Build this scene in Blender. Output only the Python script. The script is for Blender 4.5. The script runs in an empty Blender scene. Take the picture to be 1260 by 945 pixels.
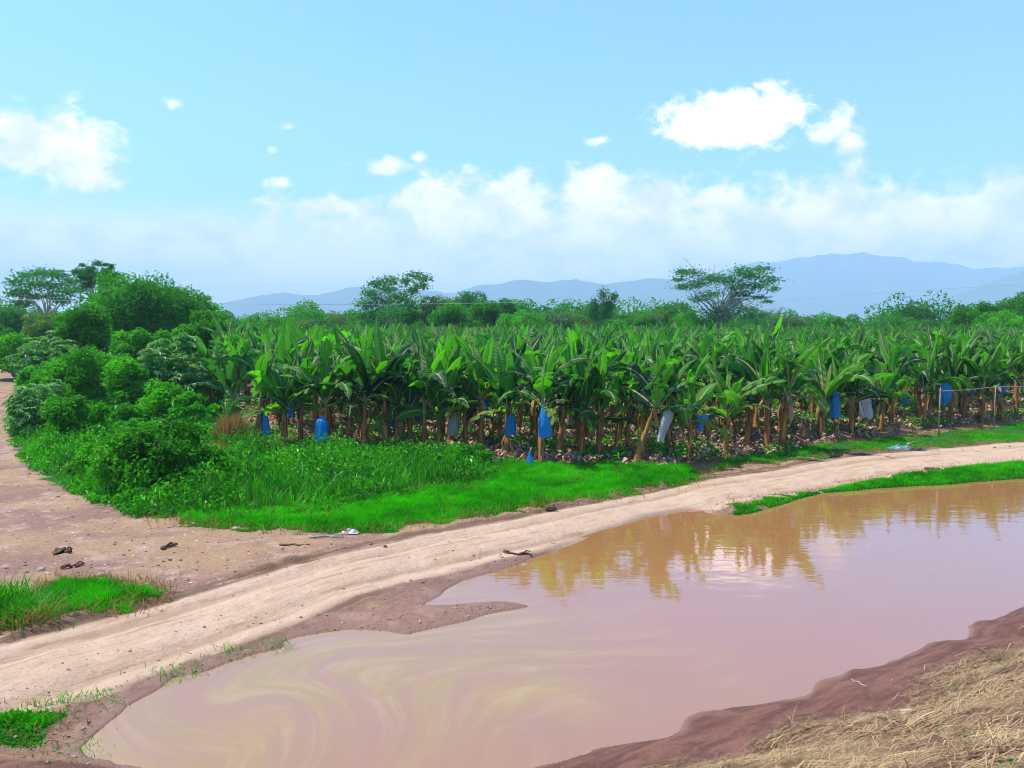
import bpy, math, random
import numpy as np
from mathutils import Vector, Matrix, Euler

R = math.radians
rng = np.random.default_rng(7)
random.seed(7)
sc = bpy.context.scene
col = sc.collection

# ------------------------------------------------------------------ camera
H = 5.0                                  # eye height above the pond
PITCH = R(3.29)
F = 1000.0                               # focal length in photo pixels (1260 wide)
cam_d = bpy.data.cameras.new('camera')
cam_d.sensor_width = 36.0
cam_d.lens = 36.0 * F / 1260.0
cam_d.clip_start = 0.1
cam_d.clip_end = 60000
cam = bpy.data.objects.new('camera', cam_d)
col.objects.link(cam)
cam.location = (0, 0, H)
cam.rotation_euler = (math.pi / 2 - PITCH, 0, 0)
sc.camera = cam
CP, SP = math.cos(PITCH), math.sin(PITCH)


def ray(px, py):
    a = (np.asarray(px, float) - 630.0) / F
    b = (472.5 - np.asarray(py, float)) / F
    return np.stack([a, CP + b * SP, -SP + b * CP], -1)


def P(px, py, z=0.0):
    d = ray(px, py)
    t = (z - H) / d[..., 2]
    return np.stack([d[..., 0] * t, d[..., 1] * t, np.full_like(t, z)], -1)


def at(px, py, Y):
    """point on the ray through a photo pixel at world depth Y"""
    d = ray(px, py)
    t = Y / d[1]
    return np.array([d[0] * t, Y, H + d[2] * t])


# ------------------------------------------------------------------ numeric helpers
_perm = rng.permutation(4096)
_vals = rng.random(4096)


def vnoise(x, y, seed=0):
    xi = np.floor(x).astype(np.int64)
    yi = np.floor(y).astype(np.int64)
    fx = x - xi
    fy = y - yi
    fx = fx * fx * (3 - 2 * fx)
    fy = fy * fy * (3 - 2 * fy)

    def h(a, b):
        return _vals[_perm[(_perm[(a + seed * 131) & 4095] + b) & 4095]]
    return (h(xi, yi) * (1 - fx) + h(xi + 1, yi) * fx) * (1 - fy) + (h(xi, yi + 1) * (1 - fx) + h(xi + 1, yi + 1) * fx) * fy


def fbm(x, y, seed=0, octv=4):
    s, a, n = 0, 0.5, 0
    for k in range(octv):
        s = s + a * vnoise(x * 2 ** k, y * 2 ** k, seed + k)
        n += a
        a *= 0.5
    return s / n


def sstep(a, b, x):
    t = np.clip((x - a) / (b - a), 0, 1)
    return t * t * (3 - 2 * t)


def seg_dist(x, y, poly, closed=True):
    """distance to the polyline, with index and t of the nearest segment"""
    n = len(poly)
    best = np.full(x.shape, 1e18)
    bi = np.zeros(x.shape, np.int32)
    bt = np.zeros(x.shape)
    for i in range(n if closed else n - 1):
        ax, ay = poly[i][:2]
        bx, by = poly[(i + 1) % n][:2]
        dx, dy = bx - ax, by - ay
        l2 = dx * dx + dy * dy + 1e-12
        t = np.clip(((x - ax) * dx + (y - ay) * dy) / l2, 0, 1)
        d = (x - ax - t * dx) ** 2 + (y - ay - t * dy) ** 2
        m = d < best
        best = np.where(m, d, best)
        bi = np.where(m, i, bi)
        bt = np.where(m, t, bt)
    return np.sqrt(best), bi, bt


def inside(x, y, poly):
    c = np.zeros(x.shape, bool)
    n = len(poly)
    for i in range(n):
        ax, ay = poly[i][:2]
        bx, by = poly[(i + 1) % n][:2]
        if ay == by:
            continue
        k = ((ay > y) != (by > y)) & (x < (bx - ax) * (y - ay) / (by - ay) + ax)
        c ^= k
    return c


def sdf(x, y, poly):
    """positive outside, negative inside"""
    d, _, _ = seg_dist(x, y, poly)
    return np.where(inside(x, y, poly), -d, d)


def catmull(pts, k=5, closed=True):
    pts = np.asarray(pts, float)
    n = len(pts)
    out = []
    for i in range(n if closed else n - 1):
        if closed:
            p0, p1, p2, p3 = pts[(i - 1) % n], pts[i], pts[(i + 1) % n], pts[(i + 2) % n]
        else:
            p0, p1, p2, p3 = pts[max(i - 1, 0)], pts[i], pts[i + 1], pts[min(i + 2, n - 1)]
        for j in range(k):
            t = j / k
            out.append(0.5 * ((2 * p1) + (-p0 + p2) * t + (2 * p0 - 5 * p1 + 4 * p2 - p3) * t * t + (-p0 + 3 * p1 - 3 * p2 + p3) * t ** 3))
    if not closed:
        out.append(pts[-1])
    return np.array(out)


def px_poly(pts, z=0.0, k=4):
    p = np.array(pts, float)
    return catmull(P(p[:, 0], p[:, 1], z)[:, :2], k)


# ------------------------------------------------------------------ mesh helpers
def make_mesh(name, verts, faces, attrs=None, smooth=False, uv=None, fuv=None):
    """faces: list of int arrays (n,3) or (n,4); attrs: {name: per-vertex float/vector}"""
    me = bpy.data.meshes.new(name)
    verts = np.asarray(verts, np.float32)
    faces = [np.asarray(f, np.int32) for f in faces if len(f)]
    nl = sum(f.size for f in faces)
    npoly = sum(len(f) for f in faces)
    me.vertices.add(len(verts))
    me.vertices.foreach_set('co', verts.ravel())
    me.loops.add(nl)
    me.loops.foreach_set('vertex_index', np.concatenate([f.ravel() for f in faces]))
    me.polygons.add(npoly)
    ls, off = [], 0
    for f in faces:
        k = f.shape[1]
        ls.append(off + np.arange(len(f)) * k)
        off += f.size
    me.polygons.foreach_set('loop_start', np.concatenate(ls).astype(np.int32))
    for an, av in (attrs or {}).items():
        av = np.asarray(av, np.float32)
        if av.ndim == 1:
            a = me.attributes.new(an, 'FLOAT', 'POINT')
            a.data.foreach_set('value', av)
        else:
            a = me.attributes.new(an, 'FLOAT_VECTOR', 'POINT')
            a.data.foreach_set('vector', av.ravel())
    me.polygons.foreach_set('use_smooth', np.full(npoly, smooth, bool))
    me.update(calc_edges=True)
    return me


class MB:
    """collects triangles and quads with a per-vertex tone (and optional 2-d leaf coordinate)"""

    def __init__(s):
        s.v, s.q, s.t, s.tone, s.uv, s.n = [], [], [], [], [], 0

    def add(s, v, quads=None, tris=None, tone=0.5, uv=None):
        v = np.asarray(v, float)
        if quads is not None and len(quads):
            s.q.append(np.asarray(quads, np.int64) + s.n)
        if tris is not None and len(tris):
            s.t.append(np.asarray(tris, np.int64) + s.n)
        s.v.append(v)
        s.tone.append(np.full(len(v), tone, float) if np.isscalar(tone) else np.asarray(tone, float))
        s.uv.append(np.zeros((len(v), 3)) if uv is None else np.asarray(uv, float))
        s.n += len(v)

    def arrays(s):
        return (np.concatenate(s.v), [np.concatenate(x) for x in (s.q, s.t) if x], np.concatenate(s.tone), np.concatenate(s.uv))

    def mesh(s, name, m, smooth=False):
        v, f, tone, uv = s.arrays()
        me = make_mesh(name, v, f, {'tone': tone, 'lc': uv}, smooth)
        me.materials.append(m)
        return me

    def build(s, name, m, parent=None, smooth=False):
        return link(name, s.mesh(name, m, smooth), parent)

    def tube(s, pts, rad, k=6, tone=0.5, cap=True, wob=0.0):
        pts = np.asarray(pts, float)
        n = len(pts)
        rad = np.full(n, rad) if np.isscalar(rad) else np.asarray(rad, float)
        tan = np.gradient(pts, axis=0)
        tan /= np.linalg.norm(tan, axis=1)[:, None] + 1e-9
        ref = np.array([1.0, 0.13, 0.07]) if abs(tan[0][0]) < 0.8 else np.array([0.1, 0.2, 1.0])
        a = np.cross(tan, ref)
        a /= np.linalg.norm(a, axis=1)[:, None] + 1e-9
        b = np.cross(tan, a)
        th = np.arange(k) / k * 2 * np.pi
        rr = rad[:, None] * (1 + wob * (rng.random((n, k)) - 0.5))
        v = pts[:, None, :] + rr[..., None] * (np.cos(th)[None, :, None] * a[:, None, :] + np.sin(th)[None, :, None] * b[:, None, :])
        v = v.reshape(-1, 3)
        i = np.arange(n - 1)[:, None] * k
        j = np.arange(k)[None, :]
        j2 = (j + 1) % k
        q = np.stack([i + j, i + j2, i + k + j2, i + k + j], -1).reshape(-1, 4)
        hgt = np.repeat(np.linspace(0, 1, n), k)
        uv = np.stack([np.tile(th, n), hgt, np.zeros(n * k)], -1)
        if cap:
            v = np.vstack([v, pts[0], pts[-1]])
            c0, c1 = n * k, n * k + 1
            jj = np.arange(k)
            tr = np.vstack([np.stack([np.full(k, c0), (jj + 1) % k, jj], -1), np.stack([np.full(k, c1), (n - 1) * k + jj, (n - 1) * k + (jj + 1) % k], -1)])
            uv = np.vstack([uv, [0, 0, 0], [0, 1, 0]])
            s.add(v, q, tr, tone, uv)
        else:
            s.add(v, q, None, tone, uv)

    def blob(s, c, r, k=8, n=6, wob=0.25, tone=0.5):
        """an uneven rounded lump"""
        c = np.asarray(c, float)
        r = np.asarray(r, float) * np.ones(3)
        ph = np.linspace(0.02, np.pi - 0.02, n)
        th = np.arange(k) / k * 2 * np.pi
        u = np.stack([np.sin(ph)[:, None] * np.cos(th), np.sin(ph)[:, None] * np.sin(th), np.cos(ph)[:, None] * np.ones(k)], -1)
        u = u * (1 + wob * (rng.random((n, k, 1)) - 0.5))
        v = (c + u * r).reshape(-1, 3)
        i = np.arange(n - 1)[:, None] * k
        j = np.arange(k)[None, :]
        j2 = (j + 1) % k
        q = np.stack([i + j, i + k + j, i + k + j2, i + j2], -1).reshape(-1, 4)
        s.add(v, q, [[0, j_, j_ + 1] for j_ in range(1, k - 1)] + [[(n - 1) * k, (n - 1) * k + j_ + 1, (n - 1) * k + j_] for j_ in range(1, k - 1)], tone)

    def leaves(s, c, nrm, size, aspect=0.5, fold=0.25, tone=0.5, along=None):
        """rhombic leaf cards folded along the midrib: c (n,3) centres, nrm (n,3)"""
        n = len(c)
        if n == 0:
            return
        nrm = nrm / (np.linalg.norm(nrm, axis=1)[:, None] + 1e-9)
        r_ = rng.normal(size=(n, 3)) if along is None else along
        a = r_ - nrm * np.sum(r_ * nrm, 1)[:, None]
        a /= np.linalg.norm(a, axis=1)[:, None] + 1e-9
        b = np.cross(nrm, a)
        size = np.asarray(size, float) * np.ones(n)
        L = size[:, None] * a * 0.5
        W = size[:, None] * b * 0.5 * aspect
        up = nrm * (size * fold * 0.5)[:, None]
        v = np.stack([c - L, c - L * 0.1 + W + up, c + L - up * 0.8, c - L * 0.1 - W + up], 1).reshape(-1, 3)
        q = np.arange(n * 4).reshape(n, 4)
        tn = np.repeat(np.asarray(tone, float) * np.ones(n), 4)
        uv = np.tile(np.array([[0, 0, 0], [1, .5, 0], [0, 1, 0], [-1, .5, 0]], float), (n, 1))
        s.add(v, q, None, tn, uv)

    def blades(s, base, h, w, lean, tone=0.5, segs=2):
        """grass blades: base (n,3), height, width, lean vectors (n,2)"""
        n = len(base)
        if n == 0:
            return
        h = np.asarray(h, float) * np.ones(n)
        w = np.asarray(w, float) * np.ones(n)
        th = rng.random(n) * np.pi * 2
        sd = np.stack([np.cos(th), np.sin(th), np.zeros(n)], -1) * (w * 0.5)[:, None]
        ln = np.concatenate([lean, np.zeros((n, 1))], 1)
        up = np.array([0, 0, 1.0])
        vs = []
        for k in range(segs):
            t = k / segs
            p = base + ln * (t * t) + up * (h * t * (1 - 0.25 * t))[:, None]
            ww = 1.0 - 0.45 * t
            vs += [p - sd * ww, p + sd * ww]
        vs.append(base + ln + up * (h * 0.75)[:, None])
        m = len(vs)
        v = np.stack(vs, 1).reshape(-1, 3)
        o = np.arange(n)[:, None] * m
        qs = [np.concatenate([o + 2 * k, o + 2 * k + 1, o + 2 * k + 3, o + 2 * k + 2], 1) for k in range(segs - 1)]
        tr = np.concatenate([o + 2 * segs - 2, o + 2 * segs - 1, o + 2 * segs], 1)
        lv = np.repeat(np.arange(segs) / segs, 2).tolist() + [1.0]
        uv = np.tile(np.stack([np.zeros(m), lv, np.zeros(m)], -1), (n, 1))
        s.add(v, np.concatenate(qs) if qs else None, tr, np.repeat(np.asarray(tone, float) * np.ones(n), m), uv)


def link(name, me, parent=None, loc=None):
    o = bpy.data.objects.new(name, me)
    col.objects.link(o)
    if parent is not None:
        o.parent = parent
    if loc is not None:
        o.location = loc
    return o


def tag(o, label=None, cat=None, group=None, kind=None):
    if label:
        o['label'] = label
    if cat:
        o['category'] = cat
    if group:
        o['group'] = group
    if kind:
        o['kind'] = kind
    return o


def thing(name, label, cat, loc=(0, 0, 0), rz=0.0, group=None):
    o = bpy.data.objects.new(name, None)
    col.objects.link(o)
    o.location = [float(c) for c in loc]
    o.rotation_euler = (0, 0, rz)
    o.empty_display_size = 0.2
    return tag(o, label, cat, group)


def dup(root, loc, rz, scale, label, group=None, sz=None):
    r = root.copy()
    col.objects.link(r)
    r.location = [float(c) for c in loc]
    r.rotation_euler = (0, 0, rz)
    r.scale = (scale, scale, sz if sz else scale)
    r['label'] = label
    if group:
        r['group'] = group
    for ch in KIDS[root.name]:
        c = ch.copy()
        col.objects.link(c)
        c.parent = r
    return r


KIDS = {}

# ------------------------------------------------------------------ material helpers


def mat(name):
    m = bpy.data.materials.new(name)
    m.use_nodes = True
    m.node_tree.nodes.clear()
    return m, m.node_tree


class NT:
    def __init__(s, nt):
        s.nt = nt

    def n(s, t, **kw):
        nd = s.nt.nodes.new(t)
        for k, v in kw.items():
            setattr(nd, k, v)
        return nd

    def put(s, sock, v):
        if isinstance(v, bpy.types.NodeSocket):
            s.nt.links.new(v, sock)
        elif v is not None:
            if sock.type == 'RGBA' and len(v) == 3:
                v = (*v, 1)
            sock.default_value = v

    def math(s, op, a, b=None, c=None, clamp=False):
        nd = s.n('ShaderNodeMath', operation=op, use_clamp=clamp)
        for i, v in enumerate((a, b, c)):
            s.put(nd.inputs[i], v)
        return nd.outputs[0]

    def mix(s, f, a, b, blend='MIX'):
        nd = s.n('ShaderNodeMix', data_type='RGBA', blend_type=blend, clamp_factor=True)
        s.put(nd.inputs[0], f)
        s.put(nd.inputs[6], a)
        s.put(nd.inputs[7], b)
        return nd.outputs[2]

    def noise(s, vec, scale, detail=4, rough=0.55, dist=0.0, out=0):
        nd = s.n('ShaderNodeTexNoise')
        s.put(nd.inputs['Vector'], vec)
        nd.inputs['Scale'].default_value = scale
        nd.inputs['Detail'].default_value = detail
        nd.inputs['Roughness'].default_value = rough
        nd.inputs['Distortion'].default_value = dist
        return nd.outputs[out]

    def ramp(s, f, lo, hi, a=0.0, b=1.0, smooth=True):
        nd = s.n('ShaderNodeMapRange', interpolation_type='SMOOTHSTEP' if smooth else 'LINEAR', clamp=True)
        s.put(nd.inputs[0], f)
        for i, v in enumerate((lo, hi, a, b)):
            s.put(nd.inputs[1 + i], v)
        return nd.outputs[0]

    def attr(s, name, vec=False):
        nd = s.n('ShaderNodeAttribute', attribute_name=name)
        return nd.outputs['Vector'] if vec else nd.outputs['Fac']

    def vmul(s, v, xyz):
        nd = s.n('ShaderNodeVectorMath', operation='MULTIPLY')
        s.put(nd.inputs[0], v)
        nd.inputs[1].default_value = xyz
        return nd.outputs[0]

    def bump(s, h, dist, strength=1.0):
        nd = s.n('ShaderNodeBump')
        nd.inputs['Strength'].default_value = strength
        nd.inputs['Distance'].default_value = dist
        s.put(nd.inputs['Height'], h)
        return nd.outputs[0]

    def pos(s):
        return s.n('ShaderNodeNewGeometry').outputs['Position']

    def out(s, sh):
        o = s.n('ShaderNodeOutputMaterial')
        s.nt.links.new(sh, o.inputs['Surface'])

    def prin(s, color, rough=0.7, spec=0.5, normal=None, ior=None):
        b = s.n('ShaderNodeBsdfPrincipled')
        s.put(b.inputs['Base Color'], color)
        s.put(b.inputs['Roughness'], rough)
        s.put(b.inputs['Specular IOR Level'], spec)
        if ior:
            b.inputs['IOR'].default_value = ior
        if normal is not None:
            s.put(b.inputs['Normal'], normal)
        return b.outputs[0]


def leaf_mat(name, dark, light, trans, tw=0.35, rough=0.45, spec=0.5, rand=0.25):
    m, nt = mat(name)
    g = NT(nt)
    tone = g.attr('tone')
    oi = g.n('ShaderNodeObjectInfo').outputs['Random']
    t = g.math('ADD', tone, g.math('MULTIPLY', g.math('SUBTRACT', oi, 0.5), rand), clamp=True)
    c = g.mix(t, dark, light)
    p = g.prin(c, rough, spec)
    tr = g.n('ShaderNodeBsdfTranslucent')
    g.put(tr.inputs[0], g.mix(t, trans, tuple(min(1, x * 1.5) for x in trans)))
    mx = g.n('ShaderNodeMixShader')
    mx.inputs[0].default_value = tw
    nt.links.new(p, mx.inputs[1])
    nt.links.new(tr.outputs[0], mx.inputs[2])
    g.out(mx.outputs[0])
    return m


def plain_mat(name, color, rough=0.7, spec=0.4, var=0.25, scale=6.0, bump=0.0, stretch=(1, 1, 1), dark=None, coord='OBJ'):
    m, nt = mat(name)
    g = NT(nt)
    v = g.n('ShaderNodeTexCoord').outputs['Object'] if coord == 'OBJ' else g.pos()
    v = g.vmul(v, stretch)
    f = g.noise(v, scale, 5)
    d = dark or tuple(c * (1 - var * 1.6) for c in color)
    c = g.mix(g.ramp(f, 0.3, 0.7), d, color)
    g.out(g.prin(c, rough, spec, g.bump(f, bump) if bump else None))
    return m


# ------------------------------------------------------------------ layout (photo pixels -> ground)
near_shore_px = [(1700, 640), (1500, 690), (1380, 715), (1260, 747), (1222, 762), (1196, 768), (1190, 785), (1150, 790), (1128, 803), (1105, 812), (1082, 818), (1060, 822), (1043, 826), (1034, 834),
                 (1004, 842), (996, 856), (985, 862), (940, 866), (896, 870), (868, 878), (850, 884), (842, 900), (822, 906), (770, 914), (735, 921), (700, 934), (660, 946), (560, 975), (420, 988), (250, 968), (168, 950)]
west_shore_px = [(140, 940), (110, 932), (96, 918), (112, 900), (138, 884), (150, 872), (178, 856), (205, 842), (216, 834), (250, 826), (285, 812), (318, 803), (345, 797), (352, 789), (372, 782), (420, 775), (470, 776), (500, 780), (530, 774),
                 (575, 764), (610, 752), (648, 745), (610, 742), (560, 745), (524, 745), (542, 730), (562, 718), (600, 706), (636, 696), (650, 688), (690, 672), (742, 655), (800, 637), (850, 628), (905, 634), (960, 622),
                 (1000, 608), (1080, 601), (1150, 597), (1260, 589), (1450, 580), (1750, 575), (2000, 585), (1950, 610)]
pond = px_poly(near_shore_px + west_shore_px, 0.0, 4)
pn = fbm(pond[:, 0] * 1.3, pond[:, 1] * 1.3, 3, 3) - 0.5
pond = pond + np.stack([pn, np.roll(pn, 7)], -1) * 0.25
toe = P(np.array([p[0] for p in near_shore_px]), np.array([p[1] for p in near_shore_px]))[:, :2]
toe = catmull(np.vstack([toe, P(np.array([90., 0, -200, -600]), np.array([939., 939, 930, 905]))[:, :2]]), 4, False)
levee_poly = np.vstack([toe, [[-60, 8], [-60, -60], [90, -60], [90, 20]]])

road_px = [(-500, 955), (-150, 884), (0, 836), (200, 772), (400, 713), (600, 663), (800, 620), (900, 600), (1000, 585), (1130, 569), (1260, 560), (1500, 548), (1900, 535), (2600, 525)]
road_c = catmull(P(np.array([p[0] for p in road_px], float), np.array([p[1] for p in road_px], float), 0.25)[:, :2], 8, False)
road_hw = np.interp(np.arange(len(road_c)) / 8.0, [0, 2, 4, 6, 8, 10, 13], [1.35, 1.35, 1.2, 1.25, 1.6, 2.2, 2.6])
road_len = np.concatenate([[0], np.cumsum(np.linalg.norm(np.diff(road_c, axis=0), axis=1))])

# grass strip between weeds and road
grass_strip = px_poly([(195, 630), (230, 644), (300, 651), (400, 654), (470, 652), (560, 638), (640, 626), (720, 612), (800, 600), (862, 588), (850, 572), (780, 570), (700, 570), (655, 570), (620, 566), (590, 580), (540, 598), (420, 616), (300, 626)], 0.3)
grass_edge = px_poly([(868, 583), (900, 574), (990, 564), (1060, 557), (1120, 553), (1200, 548), (1300, 543), (1320, 526), (1240, 527), (1180, 534), (1100, 540), (1000, 548), (900, 560)], 0.3)
grass_spit = px_poly([(884, 636), (950, 622), (1010, 606), (1080, 600), (1160, 596), (1270, 586), (1400, 580), (1400, 567), (1260, 571), (1160, 580), (1060, 593), (960, 610), (900, 624)], 0.1)
grass_left = px_poly([(52, 745), (95, 752), (150, 744), (196, 733), (180, 722), (140, 714), (90, 714), (50, 722)], 0.3)
grass_low = px_poly([(-30, 915), (30, 912), (72, 900), (92, 886), (60, 876), (10, 876), (-30, 884)], 0.1)
weeds_poly = px_poly([(34, 440), (22, 470), (17, 505), (12, 530), (26, 562), (60, 590), (110, 615), (165, 634), (230, 636), (330, 636), (430, 624), (530, 606), (612, 588), (600, 566), (520, 560), (420, 560), (320, 556), (290, 520), (250, 470), (150, 440), (70, 434)], 0.3)
field_edge_px = [(200, 470), (262, 508), (284, 545), (318, 553), (400, 556), (470, 558), (540, 557), (600, 556), (668, 568), (735, 566), (790, 571), (850, 566), (895, 559), (955, 554), (1000, 544), (1080, 535), (1180, 527), (1260, 519), (1420, 508), (1700, 497)]
fe = P(np.array([p[0] for p in field_edge_px], float), np.array([p[1] for p in field_edge_px], float), 0.3)[:, :2]
field_poly = np.vstack([fe, [[140, 135], [-45, 135], [-32, 85]]])


def road_coords(x, y):
    d, i, t = seg_dist(x, y, road_c, False)
    a = road_c[i]
    b = road_c[np.minimum(i + 1, len(road_c) - 1)]
    side = np.sign((b[..., 0] - a[..., 0]) * (y - a[..., 1]) - (b[..., 1] - a[..., 1]) * (x - a[..., 0]))
    s = road_len[i] + t * np.linalg.norm(b - a, axis=-1)
    hw = road_hw[i] * (1 - t) + road_hw[np.minimum(i + 1, len(road_c) - 1)] * t
    return d * side, s, hw


def RISE(x, y):
    return 1.7 * np.clip((np.hypot(x * 0.55, y) - 34) / 66, 0, 1)


def terrain(x, y, full=False):
    x = np.asarray(x, float)
    y = np.asarray(y, float)
    near = (np.hypot(x, y) < 160)
    z = 0.3 + RISE(x, y)
    keys = ('road', 'wet', 'grass', 'litter', 'levee', 'straw', 'weeds', 'across', 'along', 'dpond')
    A = {k: np.zeros(x.shape) for k in keys}
    if near.any():
        xn, yn = x[near], y[near]
        dp = sdf(xn, yn, pond)
        dl = -sdf(xn, yn, levee_poly)              # >0 on the levee side
        ac, al, hw = road_coords(xn, yn)
        n1 = fbm(xn * 0.5, yn * 0.5, 11, 4) - 0.5
        n2 = fbm(xn * 2.3, yn * 2.3, 21, 4) - 0.5
        n3 = fbm(xn * 8, yn * 8, 31, 3) - 0.5
        land = np.where(dp > 0, 0.02 + 0.27 * (1 - np.exp(-np.maximum(dp, 0) / 1.8)), -0.3 * (1 - np.exp(np.minimum(dp, 0) / 1.2)))
        land += sstep(0.0, 1.2, np.abs(dp)) * (n1 * 0.10 + n2 * 0.06) + sstep(0, .3, dp) * n3 * 0.018
        # road: two ruts, a low crown, banks on the outside
        na = ac + (fbm(al * 0.25, al * 0 + 5, 41, 2) - 0.5) * 0.5
        rd = sstep(hw + 0.25, hw - 0.25, np.abs(na) + n2 * 0.5)
        rut = np.exp(-((np.abs(na) - hw * 0.55) / 0.22) ** 2)
        bank = np.exp(-((na - hw - 0.35) / 0.28) ** 2) * sstep(52, 20, al)
        bank2 = np.exp(-((na + hw + 0.2) / 0.25) ** 2)
        sunk = np.exp(-((na - hw - 0.02) / 0.15) ** 2) * sstep(52, 20, al)
        land = land + rd * (0.03 - 0.075 * rut) + (bank * 0.09 + bank2 * 0.04 - sunk * 0.05) * (0.6 + n2 * 1.6) * sstep(0.1, 0.8, dp)
        # levee
        lv = np.maximum(dl, 0)
        flow = fbm(xn * 1.1 + n2, yn * 3.0, 51, 4) - 0.5
        lz = 0.16 * np.minimum(lv, 1.25) + 0.075 * sstep(0.0, 0.14, lv) + 0.56 * np.maximum(lv - 1.25, 0)
        lz = lz - 0.03 + sstep(0.1, 0.8, lv) * (flow * 0.15 + n3 * 0.03) + sstep(1.2, 2, lv) * (n2 * 0.16 + n3 * 0.06)
        lz = np.minimum(lz, 3.4 + n1 * 0.2)
        zz = np.where(dl > 0, np.where(dp < 0, np.maximum(lz, land), lz + (land - lz) * np.exp(-np.maximum(dl, 0) / 0.22)), land)
        zz += sstep(20, 60, yn) * n1 * 0.1 + RISE(xn, yn)
        z[near] = zz
        if full:
            gr = np.zeros(xn.shape)
            for poly, b in ((grass_strip, 0.35), (grass_edge, 0.6), (grass_spit, 0.3), (grass_left, 0.2), (grass_low, 0.2)):
                gr = np.maximum(gr, sstep(b, -b, sdf(xn, yn, poly) + n2 * b * 3.6))
            fd = sdf(xn, yn, field_poly)
            A['road'][near] = rd
            A['wet'][near] = np.clip(sstep(2.6, 0.0, dp + n1 * 2.5), 0, 1) * (dl < 0) * (1 - rd)
            A['grass'][near] = gr * (dl < 0)
            A['litter'][near] = sstep(1.5, -1.5, fd + n1 * 3)
            A['levee'][near] = sstep(-0.05, 0.1, dl)
            A['straw'][near] = sstep(0.7, 1.2, dl + n2 * 0.9 + n1 * 0.6)
            A['weeds'][near] = sstep(0.6, -0.6, sdf(xn, yn, weeds_poly) + n2)
            A['across'][near] = na / hw
            A['along'][near] = al
            A['dpond'][near] = dp
    return (z, A) if full else z


def PT(px, py):
    """photo pixel -> point on the terrain"""
    px = np.atleast_1d(np.asarray(px, float))
    py = np.atleast_1d(np.asarray(py, float))
    d = ray(px, py)
    t = (0.3 - H) / d[..., 2]
    for _ in range(40):
        z = terrain(d[..., 0] * t, d[..., 1] * t)
        t = t + 0.5 * ((z - H) / d[..., 2] - t)
    return np.stack([d[..., 0] * t, d[..., 1] * t, H + d[..., 2] * t], -1)


def G(x, y):
    return float(terrain(np.array([x]), np.array([y]))[0])


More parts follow.
